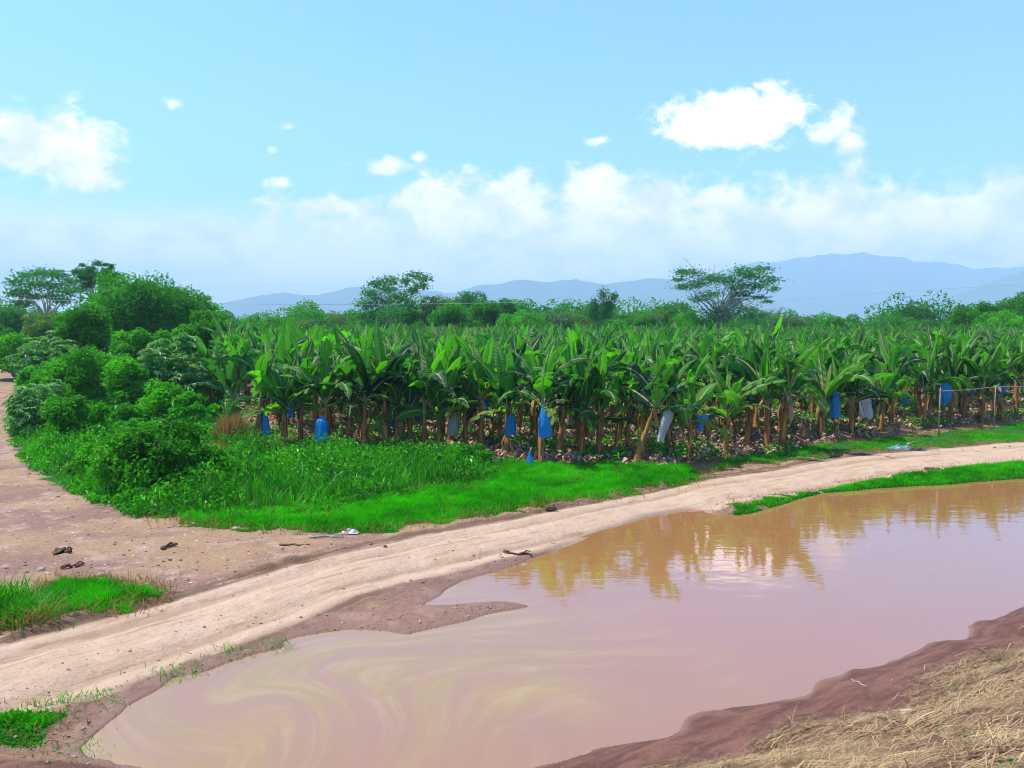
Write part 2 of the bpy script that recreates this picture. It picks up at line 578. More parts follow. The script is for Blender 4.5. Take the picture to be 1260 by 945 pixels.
# ------------------------------------------------------------------ ground materials
def ground_material():
    m, nt = mat('soil')
    g = NT(nt)
    p = g.pos()
    big = g.noise(p, 0.35, 5)
    mid = g.noise(p, 1.6, 6, 0.6)
    fine = g.noise(p, 9, 6, 0.65)
    grit = g.noise(p, 17, 5, 0.75)
    vo = g.n('ShaderNodeTexVoronoi')
    g.put(vo.inputs['Vector'], p)
    vo.inputs['Scale'].default_value = 4.5
    chip = g.ramp(vo.outputs['Distance'], 0.16, 0.11)
    vcol = g.n('ShaderNodeSeparateColor')
    g.put(vcol.inputs[0], vo.outputs['Color'])
    # dry pinkish dirt with tan patches
    c = g.mix(g.ramp(big, 0.40, 0.62), (0.215, 0.122, 0.098), (0.31, 0.20, 0.115))
    c = g.mix(g.ramp(mid, 0.52, 0.66), c, (0.35, 0.24, 0.195))
    c = g.mix(g.math('MULTIPLY', g.ramp(fine, 0.55, 0.75), 0.5), c, (0.16, 0.095, 0.075))
    c = g.mix(g.math('MULTIPLY', g.ramp(grit, 0.56, 0.66), 0.6), c, (0.50, 0.39, 0.35))
    c = g.mix(g.math('MULTIPLY', g.ramp(grit, 0.44, 0.36), 0.7), c, (0.13, 0.08, 0.065))
    c = g.mix(g.math('MULTIPLY', chip, g.ramp(vcol.outputs[0], 0.70, 0.78)), c, (0.08, 0.05, 0.04))
    c = g.mix(g.math('MULTIPLY', chip, g.ramp(vcol.outputs[0], 0.22, 0.15)), c, (0.60, 0.52, 0.48))
    # road: streaks that follow the wheels
    ac, al = g.attr('across'), g.attr('along')
    cv = g.n('ShaderNodeCombineXYZ')
    g.put(cv.inputs[0], g.math('MULTIPLY', ac, 5.0))
    g.put(cv.inputs[1], g.math('MULTIPLY', al, 0.35))
    st = g.noise(cv.outputs[0], 1.6, 6, 0.6, 0.4)
    cv2 = g.n('ShaderNodeCombineXYZ')
    g.put(cv2.inputs[0], g.math('MULTIPLY', ac, 14.0))
    g.put(cv2.inputs[1], g.math('MULTIPLY', al, 0.9))
    st2 = g.noise(cv2.outputs[0], 1.0, 5, 0.6)
    rc = g.mix(g.ramp(st, 0.28, 0.52), (0.32, 0.195, 0.125), (0.45, 0.325, 0.24))
    rc = g.mix(g.math('MULTIPLY', g.ramp(mid, 0.45, 0.62), 0.6), rc, (0.50, 0.37, 0.285))
    rc = g.mix(g.math('MULTIPLY', g.ramp(st2, 0.52, 0.8), 0.4), rc, (0.57, 0.44, 0.35))
    rc = g.mix(g.math('MULTIPLY', g.ramp(fine, 0.58, 0.75), 0.35), rc, (0.33, 0.21, 0.15))
    rc = g.mix(g.math('MULTIPLY', g.ramp(grit, 0.45, 0.36), 0.6), rc, (0.28, 0.18, 0.13))
    rutm = g.math('MULTIPLY', g.ramp(g.math('ABSOLUTE', g.math('SUBTRACT', g.math('ABSOLUTE', ac), 0.55)), 0.17, 0.03), g.ramp(g.noise(cv.outputs[0], 0.7, 3), 0.42, 0.58))
    rc = g.mix(g.math('MULTIPLY', rutm, 0.55), rc, (0.27, 0.165, 0.11))
    road = g.attr('road')
    rm = g.ramp(g.math('ADD', road, g.math('MULTIPLY', g.math('SUBTRACT', st, 0.5), 0.6)), 0.18, 0.50)
    c = g.mix(rm, c, rc)
    # churned dark rims of the road
    rim = g.math('MULTIPLY', g.ramp(g.math('ABSOLUTE', g.math('SUBTRACT', g.math('ABSOLUTE', ac), 1.12)), 0.26, 0.05), g.ramp(st, 0.34, 0.52))
    c = g.mix(g.math('MULTIPLY', rim, 0.92), c, (0.13, 0.075, 0.05))
    # mud by the water
    wet = g.attr('wet')
    wn = g.math('ADD', wet, g.math('MULTIPLY', g.math('SUBTRACT', mid, 0.5), 0.8))
    mudc = g.mix(g.ramp(fine, 0.4, 0.65), (0.24, 0.135, 0.11), (0.18, 0.10, 0.08))
    mudc = g.mix(g.math('MULTIPLY', g.ramp(mid, 0.5, 0.62), 0.6), mudc, (0.31, 0.195, 0.16))
    c = g.mix(g.math('MULTIPLY', g.ramp(wn, 0.35, 0.7), 0.9), c, mudc)
    shore = g.ramp(g.attr('dpond'), 0.28, 0.02)
    c = g.mix(g.math('MULTIPLY', shore, 0.6), c, (0.19, 0.11, 0.085))
    # plantation floor
    lit = g.attr('litter')
    lc = g.mix(g.ramp(fine, 0.42, 0.62), (0.12, 0.07, 0.045), (0.34, 0.23, 0.16))
    lc = g.mix(g.ramp(mid, 0.55, 0.7), lc, (0.08, 0.09, 0.03))
    c = g.mix(lit, c, lc)
    # under the grass and weeds
    gr = g.math('MAXIMUM', g.attr('grass'), g.attr('weeds'))
    gc = g.mix(g.ramp(fine, 0.4, 0.65), (0.008, 0.07, 0.003), (0.03, 0.14, 0.008))
    c = g.mix(g.ramp(gr, 0.35, 0.75), c, gc)
    # levee: red-brown wet silt, then crumbly soil under straw
    lv = g.attr('levee')
    cs = g.n('ShaderNodeVectorRotate', rotation_type='Z_AXIS')
    g.put(cs.inputs['Vector'], p)
    cs.inputs['Angle'].default_value = R(-36)
    fl = g.noise(g.vmul(cs.outputs[0], (0.7, 2.6, 1)), 1.6, 6, 0.6, 0.6)
    sl = g.mix(g.ramp(fl, 0.38, 0.64), (0.10, 0.040, 0.028), (0.185, 0.082, 0.056))
    sl = g.mix(g.math('MULTIPLY', g.ramp(fine, 0.5, 0.75), 0.4), sl, (0.23, 0.125, 0.10))
    ss = g.mix(g.ramp(fine, 0.38, 0.62), (0.09, 0.046, 0.03), (0.25, 0.155, 0.095))
    ss = g.mix(g.math('MULTIPLY', g.ramp(grit, 0.58, 0.70), 0.6), ss, (0.42, 0.35, 0.27))
    lcv = g.mix(g.attr('straw'), sl, ss)
    c = g.mix(lv, c, lcv)
    rough = g.math('SUBTRACT', 0.92, g.math('MULTIPLY', g.math('MAXIMUM', shore, g.math('MULTIPLY', lv, g.math('SUBTRACT', 1.0, g.attr('straw')))), 0.30))
    hsum = g.math('ADD', g.math('MULTIPLY', fine, 0.6), g.math('ADD', g.math('MULTIPLY', grit, 0.25), g.math('ADD', g.math('MULTIPLY', st2, 0.12), g.math('MULTIPLY', fl, g.math('MULTIPLY', lv, 1.3)))))
    g.out(g.prin(c, rough, 0.3, g.bump(hsum, 0.06, 0.9)))
    return m


M = {}
M['soil'] = ground_material()


def build_ground():
    fine = np.radians(np.arange(-37, 37.001, 0.085))
    coarse = np.radians(np.arange(40, 321, 4.0))
    ang = np.concatenate([fine, coarse])
    r = np.concatenate([np.geomspace(1.2, 8, 26)[:-1], np.geomspace(8, 80, 640)[:-1], np.geomspace(80, 13000, 90)])
    na, nr = len(ang), len(r)
    AA, RR = np.meshgrid(ang, r)
    X, Y = RR * np.sin(AA), RR * np.cos(AA)
    z, A = terrain(X.ravel(), Y.ravel(), True)
    V = np.stack([X.ravel(), Y.ravel(), z], -1)
    i = np.arange(nr - 1)[:, None] * na
    j = np.arange(na)[None, :]
    j2 = (j + 1) % na
    Fq = np.stack([i + j, i + na + j, i + na + j2, i + j2], -1).reshape(-1, 4)
    # normals of the whole sheet, shared by the pieces so that no seam shows
    fn = np.cross(V[Fq[:, 2]] - V[Fq[:, 0]], V[Fq[:, 1]] - V[Fq[:, 0]])
    fn[fn[:, 2] < 0] *= -1
    N = np.zeros_like(V)
    for k in range(4):
        for ax in range(3):
            N[:, ax] += np.bincount(Fq[:, k], fn[:, ax], len(V))
    N /= np.linalg.norm(N, axis=1)[:, None] + 1e-12
    Fq = Fq[:, ::-1]
    fr = A['road'][Fq].mean(1)
    fl = A['levee'][Fq].mean(1)
    cls = np.where(fl > 0.5, 2, np.where(fr > 0.5, 1, 0))
    # centre cap under the camera
    for k, nm in enumerate(('ground', 'dirt_road', 'embankment')):
        f = Fq[cls == k]
        used, inv = np.unique(f, return_inverse=True)
        faces = [inv.reshape(-1, 4)]
        vv, nn = V[used], N[used]
        at_ = {q: A[q][used] for q in ('road', 'wet', 'grass', 'litter', 'levee', 'straw', 'weeds', 'across', 'along', 'dpond')}
        me = make_mesh(nm, vv, faces, at_, True)
        me.normals_split_custom_set_from_vertices(nn.astype(np.float32))
        me.materials.append(M['soil'])
        tag(link(nm, me), kind='structure')


build_ground()


# ------------------------------------------------------------------ pond water
def build_water():
    m, nt = mat('muddy_water')
    g = NT(nt)
    sw = g.attr('flow', True)
    p = g.pos()
    n1 = g.noise(sw, 1.0, 6, 0.55, 0.6)
    n2 = g.noise(sw, 2.7, 5, 0.6, 0.8)
    n0 = g.noise(p, 0.14, 3)
    sc_ = g.attr('scum')
    c = g.mix(g.ramp(n0, 0.35, 0.65), (0.31, 0.142, 0.062), (0.30, 0.145, 0.058))
    c = g.mix(g.math('MULTIPLY', g.ramp(n1, 0.46, 0.70), 0.15), c, (0.34, 0.175, 0.09))
    band = g.ramp(n1, 0.40, 0.62)
    olive = g.mix(g.ramp(n2, 0.4, 0.65), (0.30, 0.20, 0.010), (0.36, 0.24, 0.03))
    c = g.mix(g.math('MULTIPLY', sc_, g.math('ADD', 0.30, g.math('MULTIPLY', band, 0.52))), c, olive)
    c = g.mix(g.math('MULTIPLY', g.ramp(n2, 0.56, 0.68), g.math('MULTIPLY', sc_, 0.25)), c, (0.40, 0.27, 0.15))
    # floating specks
    vo = g.n('ShaderNodeTexVoronoi')
    g.put(vo.inputs['Vector'], p)
    vo.inputs['Scale'].default_value = 3.0
    speck = g.math('MULTIPLY', g.ramp(vo.outputs['Distance'], 0.035, 0.015), g.ramp(n0, 0.45, 0.6))
    c = g.mix(g.math('MULTIPLY', speck, 0.55), c, (0.60, 0.52, 0.46))
    rip = g.noise(g.vmul(p, (1.0, 1.8, 1)), 5.0, 3, 0.5)
    rip2 = g.noise(g.vmul(p, (1.0, 2.2, 1)), 1.1, 2, 0.5)
    h = g.math('ADD', g.math('MULTIPLY', rip, 0.2), g.math('MULTIPLY', rip2, 0.8))
    bs = g.n('ShaderNodeBump')
    bs.inputs['Strength'].default_value = 1.0
    bs.inputs['Distance'].default_value = 0.006
    g.put(bs.inputs['Height'], h)
    rough = g.math('ADD', 0.035, g.math('MULTIPLY', sc_, 0.06))
    b = g.prin(c, rough, 0.5, bs.outputs[0], 2.0)
    g.out(b)
    # grid cut to a little more than the pond; the banks rise through it
    xs = np.arange(-12, 62, 0.28)
    ys = np.arange(6, 46, 0.22)
    X, Y = np.meshgrid(xs, ys)
    d = sdf(X.ravel(), Y.ravel(), pond).reshape(X.shape)
    nx = len(xs)
    i, j = np.meshgrid(np.arange(len(ys) - 1), np.arange(nx - 1), indexing='ij')
    q = np.stack([i * nx + j, i * nx + j + 1, (i + 1) * nx + j + 1, (i + 1) * nx + j], -1).reshape(-1, 4)
    keep = d.ravel()[q].min(1) < 0.25
    q = q[keep]
    used, inv = np.unique(q, return_inverse=True)
    x, y = X.ravel()[used], Y.ravel()[used]
    # swirl: flow coordinates wound up round an eddy
    c0 = P(300., 878.)
    dx, dy = x - c0[0], (y - c0[1])
    rr = np.hypot(dx, dy)
    a = -3.6 * np.exp(-(rr / 1.9) ** 1.2)
    fx = dx * np.cos(a) - dy * np.sin(a)
    fy = dx * np.sin(a) + dy * np.cos(a)
    dirn = R(36)
    u = fx * math.cos(dirn) + fy * math.sin(dirn)
    v = -fx * math.sin(dirn) + fy * math.cos(dirn)
    w = (fbm(x * 0.3, y * 0.3, 61, 3) - 0.5) * 2.4
    u2, v2 = u * 0.22 + w * 0.3, (v + w) * 1.35
    flow = np.stack([u2, v2, np.zeros_like(u2)], -1)
    c1 = P(360., 850.)
    al = (x - c1[0]) * math.cos(R(40)) + (y - c1[1]) * math.sin(R(40))
    ac = -(x - c1[0]) * math.sin(R(40)) + (y - c1[1]) * math.cos(R(40))
    scum = sstep(6.2, 1.0, np.hypot(al * 0.60, ac * 1.25) + (fbm(x * 0.6, y * 0.6, 71, 3) - 0.5) * 5)
    me = make_mesh('pond_water', np.stack([x, y, np.zeros_like(x)], -1), [inv.reshape(-1, 4)], {'flow': flow, 'scum': scum}, True)
    me.materials.append(m)
    tag(link('pond_water', me), kind='structure')


build_water()

# ------------------------------------------------------------------ plant materials
M['banana_leaf'] = None


def banana_leaf_mat():
    m, nt = mat('banana_leaf')
    g = NT(nt)
    lc = g.n('ShaderNodeSeparateXYZ')
    g.put(lc.inputs[0], g.attr('lc', True))
    tone = g.attr('tone')
    oi = g.n('ShaderNodeObjectInfo').outputs['Random']
    t = g.math('ADD', tone, g.math('MULTIPLY', g.math('SUBTRACT', oi, 0.5), 0.75), clamp=True)
    wv = g.n('ShaderNodeTexWave', wave_type='BANDS', bands_direction='Y')
    g.put(wv.inputs['Vector'], g.attr('lc', True))
    wv.inputs['Scale'].default_value = 14
    wv.inputs['Distortion'].default_value = 1.5
    c = g.mix(t, (0.003, 0.040, 0.012), (0.085, 0.35, 0.004))
    c = g.mix(g.math('MULTIPLY', wv.outputs[0], 0.15), c, (0.04, 0.20, 0.02))
    au = g.math('ABSOLUTE', lc.outputs[0])
    rib = g.ramp(au, 0.17, 0.07)
    c = g.mix(g.math('MULTIPLY', rib, 0.9), c, (0.52, 0.56, 0.27))  # pale midrib, coloured brighter and wider to imitate glints on the leaf
    edge = g.math('MULTIPLY', g.ramp(au, 0.93, 1.0), 0.5)
    c = g.mix(edge, c, (0.20, 0.22, 0.05))
    dry = g.ramp(tone, 0.93, 0.99)
    c = g.mix(g.math('MULTIPLY', dry, 0.7), c, (0.26, 0.20, 0.045))
    p = g.prin(c, 0.30, 0.45, g.bump(wv.outputs[0], 0.016, 0.9))
    tr = g.n('ShaderNodeBsdfTranslucent')
    g.put(tr.inputs[0], g.mix(t, (0.006, 0.10, 0.008), (0.16, 0.78, 0.004)))
    mx = g.n('ShaderNodeMixShader')
    mx.inputs[0].default_value = 0.45
    nt.links.new(p, mx.inputs[1])
    nt.links.new(tr.outputs[0], mx.inputs[2])
    g.out(mx.outputs[0])
    return m


def stem_mat():
    m, nt = mat('banana_stem')
    g = NT(nt)
    v = g.n('ShaderNodeTexCoord').outputs['Object']
    oi = g.n('ShaderNodeObjectInfo').outputs['Random']
    off = g.n('ShaderNodeCombineXYZ')
    g.put(off.inputs[0], g.math('MULTIPLY', oi, 37.0))
    ad = g.n('ShaderNodeVectorMath', operation='ADD')
    g.put(ad.inputs[0], v)
    g.put(ad.inputs[1], off.outputs[0])
    f = g.noise(g.vmul(ad.outputs[0], (9, 9, 1.3)), 1.2, 6, 0.6)
    f2 = g.noise(g.vmul(ad.outputs[0], (2, 2, 1.5)), 1.3, 3)
    c = g.mix(g.ramp(f, 0.35, 0.65), (0.15, 0.055, 0.018), (0.50, 0.22, 0.06))
    c = g.mix(g.math('MULTIPLY', g.ramp(f, 0.62, 0.74), 0.7), c, (0.42, 0.27, 0.11))
    c = g.mix(g.math('MULTIPLY', g.ramp(f2, 0.55, 0.68), 0.75), c, (0.16, 0.15, 0.03))
    lc = g.n('ShaderNodeSeparateXYZ')
    g.put(lc.inputs[0], g.attr('lc', True))
    top = g.math('ADD', lc.outputs[1], g.math('MULTIPLY', g.math('SUBTRACT', f, 0.5), 0.6))
    c = g.mix(g.ramp(top, 0.72, 0.98), c, (0.13, 0.22, 0.035))
    g.out(g.prin(c, 0.6, 0.4, g.bump(f, 0.03)))
    return m


M['banana_leaf'] = banana_leaf_mat()
M['banana_stem'] = stem_mat()
M['dry_leaf'] = plain_mat('dry_leaf', (0.36, 0.24, 0.13), 0.8, 0.2, 0.4, 3.0)
M['weed'] = leaf_mat('weed_leaf', (0.003, 0.06, 0.001), (0.085, 0.46, 0.004), (0.07, 0.50, 0.002), 0.32, 0.42, 0.3)
M['grass'] = leaf_mat('grass_blade', (0.008, 0.13, 0.001), (0.060, 0.52, 0.001), (0.04, 0.56, 0.001), 0.35, 0.7, 0.06)
M['shrub_dark'] = leaf_mat('shrub_leaf_dark', (0.010, 0.085, 0.003), (0.10, 0.37, 0.006), (0.05, 0.38, 0.004), 0.42, 0.5, 0.25)
M['shrub_light'] = leaf_mat('shrub_leaf_light', (0.010, 0.12, 0.002), (0.13, 0.42, 0.006), (0.08, 0.50, 0.004), 0.42, 0.5, 0.25)
M['shrub_gloss'] = leaf_mat('shrub_leaf_glossy', (0.02, 0.13, 0.012), (0.15, 0.36, 0.09), (0.10, 0.42, 0.02), 0.3, 0.5, 0.5)
M['tree_dark'] = leaf_mat('tree_leaf_dark', (0.008, 0.09, 0.018), (0.05, 0.25, 0.03), (0.03, 0.26, 0.02), 0.42, 0.5, 0.25)
M['tree_mid'] = leaf_mat('tree_leaf', (0.008, 0.085, 0.004), (0.075, 0.32, 0.008), (0.06, 0.40, 0.006), 0.42, 0.5, 0.25)
M['tree_yellow'] = leaf_mat('tree_leaf_yellow', (0.045, 0.15, 0.016), (0.13, 0.28, 0.025), (0.13, 0.33, 0.03), 0.28, 0.5, 0.4)
M['tree_grey'] = leaf_mat('tree_leaf_greyish', (0.05, 0.13, 0.05), (0.13, 0.23, 0.10), (0.10, 0.24, 0.06), 0.22, 0.5, 0.4)
M['dry_grass'] = leaf_mat('dry_grass', (0.20, 0.115, 0.03), (0.36, 0.25, 0.08), (0.36, 0.25, 0.07), 0.25, 0.7, 0.2)
M['litter'] = leaf_mat('litter', (0.18, 0.09, 0.05), (0.52, 0.37, 0.28), (0.4, 0.28, 0.2), 0.1, 0.8, 0.15)
M['straw'] = leaf_mat('straw', (0.13, 0.07, 0.04), (0.52, 0.40, 0.225), (0.35, 0.27, 0.15), 0.1, 0.75, 0.2)
M['bark'] = plain_mat('bark', (0.26, 0.21, 0.17), 0.85, 0.2, 0.35, 5, 0.02, (3, 3, 0.7))
M['bark_pale'] = plain_mat('pale_bark', (0.42, 0.38, 0.36), 0.85, 0.2, 0.3, 5, 0.01, (3, 3, 0.7))


# ------------------------------------------------------------------ banana plants
def leaf_arrays(L, W, elev, bend, torn, tone, seed):
    """one banana leaf rising from the origin towards +X"""
    r = np.random.default_rng(seed)
    n = 15
    t = np.linspace(0, 1, n)
    pet = 0.13
    ang = elev - bend * np.clip((t - 0.12) / 0.88, 0, 1) ** 1.5
    dl = L / (n - 1)
    sway = r.normal() * 0.16
    px = np.concatenate([[0], np.cumsum(np.cos(ang[:-1]) * dl)])
    pz = np.concatenate([[0], np.cumsum(np.sin(ang[:-1]) * dl)])
    rib = np.stack([px, sway * L * t ** 2, pz], -1)
    tan = np.stack([np.cos(ang), np.zeros(n), np.sin(ang)], -1)
    nrm = np.stack([-np.sin(ang), np.zeros(n), np.cos(ang)], -1)
    twist = r.normal() * 0.9 * t + r.normal() * 0.25
    side = np.stack([np.zeros(n), np.ones(n), np.zeros(n)], -1)
    s2 = side * np.cos(twist)[:, None] + nrm * np.sin(twist)[:, None]
    n2 = nrm * np.cos(twist)[:, None] - side * np.sin(twist)[:, None]
    bt = np.clip((t - pet) / (1 - pet), 0, 1)
    prof = np.minimum(1, (bt / 0.10)) ** 0.6 * np.minimum(1, np.maximum(0, (1 - bt) / 0.38)) ** 0.55
    w = np.maximum(W * 0.5 * prof, 0.022)
    mb = MB()
    for sgn in (-1, 1):
        # tears split the blade into flaps that hang at their own angle
        cuts = sorted(r.choice(np.arange(4, n - 2), size=min(torn, n - 7), replace=False).tolist()) if torn else []
        groups, a = [], 0
        for c_ in cuts + [n - 1]:
            groups.append((a, c_))
            a = c_
        for (a, b) in groups:
            idx = np.arange(a, b + 1)
            fa = 0.42 + r.normal() * 0.15 if a == 0 else 0.15 + r.normal() * 0.50
            fb = fa - 0.45 - abs(r.normal()) * 0.35
            ka = rib[idx]
            ww = w[idx] * (1 if len(idx) < 2 else 1)
            skew = (r.normal() * 0.05 if a else 0) * np.ones(len(idx))
            if len(idx) > 2 and a:
                ww = ww.copy()
                ww[0] *= 0.55
                ww[-1] *= 0.78
            m1 = ka + (s2[idx] * sgn * math.cos(fa) + n2[idx] * math.sin(fa)) * (ww * 0.5)[:, None]
            m2 = m1 + (s2[idx] * sgn * math.cos(fb) + n2[idx] * math.sin(fb)) * (ww * 0.5)[:, None] + tan[idx] * skew[:, None]
            v = np.stack([ka, m1, m2], 1).reshape(-1, 3)
            k = len(idx)
            uv = np.stack([np.tile([0.0, 0.5, 1.0], k), np.repeat(t[idx], 3), np.zeros(3 * k)], -1)
            o = np.arange(k - 1)[:, None] * 3
            q = np.concatenate([np.concatenate([o, o + 1, o + 4, o + 3], 1), np.concatenate([o + 1, o + 2, o + 5, o + 4], 1)])
            if sgn < 0:
                q = q[:, ::-1]
            mb.add(v, q, None, tone, uv)
    # stout petiole and midrib
    k = 12
    mb.tube(rib[:k] - n2[:k] * 0.012, np.linspace(0.036, 0.012, k), 5, min(tone + 0.15, 1), False)
    mb.uv[-1][:] = 0
    return mb


# (elevation, bend, torn, tone) per class from the youngest leaf to the oldest
LEAF_CLASSES = [(85, 10, 0, 0.8), (78, 28, 3, 0.5), (70, 50, 5, 0.40), (58, 68, 6, 0.34), (40, 80, 7, 0.28), (14, 72, 7, 0.28)]
LEAF_ARR, LEAF_MESH = [], []
for ci, (e, b, tn, to) in enumerate(LEAF_CLASSES):
    rowa, rowm = [], []
    for k in range(6):
        r_ = np.random.default_rng(100 + ci * 10 + k)
        L = (1.6, 2.1, 2.25, 2.2, 2.0, 1.75)[ci] * (0.9 + 0.2 * r_.random())
        W = (0.25, 0.50, 0.58, 0.60, 0.56, 0.50)[ci] * (0.9 + 0.2 * r_.random())
        if (ci, k) in ((5, 1), (5, 4), (4, 2)):
            to_k = 0.99
        else:
            to_k = to + (r_.random() - 0.5) * 0.6
        mb = leaf_arrays(L, W, R(e + r_.normal() * 5), R(b + r_.normal() * 14 + (45 if k in (3, 5) and ci > 1 else 0)), tn if k else 0, to_k, 500 + ci * 10 + k)
        rowa.append(mb.arrays())
        rowm.append(mb.mesh('leaf', M['banana_leaf'], True))
    LEAF_ARR.append(rowa)
    LEAF_MESH.append(rowm)


def leaf_plan(r):
    """list of (class, variant, azimuth, scale, dz)"""
    plan = []
    n = r.integers(11, 14)
    az = r.random() * 6.28
    for k in range(n):
        ci = min(5, int(k * 6 / n + (r.random() - 0.35) * 0.8))
        ci = max(0 if k == 0 else 1, ci)
        plan.append((ci, int(r.integers(0, 6)), az, 0.88 + 0.24 * r.random(), -0.035 * k))
        az += 2.4 + r.normal() * 0.35
    return plan


def stem_mb(h, r0, lean, r):
    mb = MB()
    n = 8
    t = np.linspace(0, 1, n)
    pts = np.stack([lean[0] * t ** 1.2, lean[1] * t ** 1.2, h * t], -1)
    rad = r0 * (1.25 - 0.62 * t) * (1 + 0.10 * r.normal(size=n))
    rad[0] = r0 * 1.45
    mb.tube(pts, rad, 9, 0.5, False, 0.16)
    # old sheath flaps that peel off the stem
    for _ in range(7):
        k = r.integers(1, n - 1)
        a = r.random() * 6.28
        d = np.array([math.cos(a), math.sin(a), 0])
        s_ = np.array([-d[1], d[0], 0])
        p0 = pts[k] + d * rad[k] * 0.95
        L = 0.25 + 0.45 * r.random()
        w = 0.05 + 0.05 * r.random()
        o = 0.05 + 0.10 * r.random()
        v = [p0 - s_ * w, p0 + s_ * w, p0 + d * o - s_ * w * .8 - [0, 0, L * .5], p0 + d * o + s_ * w * .8 - [0, 0, L * .5], p0 + d * o * .6 - [0, 0, L]]
        v = [np.array(x) for x in v]
        for x in v:
            x[2] = max(x[2], 0.02)
        mb.add(v, [[0, 1, 3, 2]], [[2, 3, 4]], 0.5, [[0, .3, 0]] * 5)
    return mb, pts[-1]


def dead_leaf_mb(h, top, r):
    """brown leaves hanging down round the stem"""
    mb = MB()
    for _ in range(r.integers(1, 4)):
        a = r.random() * 6.28
        d = np.array([math.cos(a), math.sin(a), 0])
        s_ = np.array([-d[1], d[0], 0])
        n = 7
        t = np.linspace(0, 1, n)
        L = 0.7 + 0.7 * r.random()
        out = 0.16 + 0.30 * r.random()
        rib = top + np.outer(out * np.sin(t * 1.9) / 0.95, d) - np.outer(L * t ** 1.3, [0, 0, 1]) + np.outer(r.normal(size=n) * 0.02, s_)
        w = 0.03 + (0.05 + 0.06 * r.random()) * np.sin(t * np.pi) ** 0.7
        v = np.stack([rib - s_ * w[:, None] - d * 0.02, rib + d * 0.015, rib + s_ * w[:, None] - d * 0.02], 1).reshape(-1, 3)
        v[:, 2] = np.maximum(v[:, 2], 0.05)
        o = np.arange(n - 1)[:, None] * 3
        q = np.concatenate([np.concatenate([o, o + 1, o + 4, o + 3], 1), np.concatenate([o + 1, o + 2, o + 5, o + 4], 1)])
        mb.add(v, q, None, r.random())
    return mb


def crown_mb(plan, top, lod=False):
    out = MB()
    for (ci, vi, az, s_, dz) in plan:
        v, f, tone, uv = LEAF_ARR[ci][vi]
        c, s = math.cos(az), math.sin(az)
        Rm = np.array([[c, -s, 0], [s, c, 0], [0, 0, 1]])
        out.add((v * s_) @ Rm.T + top + [0, 0, dz], f[0], f[1] if len(f) > 1 else None, tone, uv)
    return out


# prototypes for plants that stand further in: one crown mesh each
PROTO = []
for k in range(10):
    r_ = np.random.default_rng(900 + k)
    h = 2.15 + 0.35 * r_.random()
    sm, top = stem_mb(h, 0.105, r_.normal(size=2) * 0.12, r_)
    plan = leaf_plan(r_)
    PROTO.append((sm.mesh('pseudostem', M['banana_stem'], True), crown_mb(plan, top).mesh('leaf_crown', M['banana_leaf'], True), dead_leaf_mb(h, top, r_).mesh('dry_leaf', M['dry_leaf'], True), plan, top))


def depth_at(px, py, z=0.3):
    return P(float(px), float(py), z)


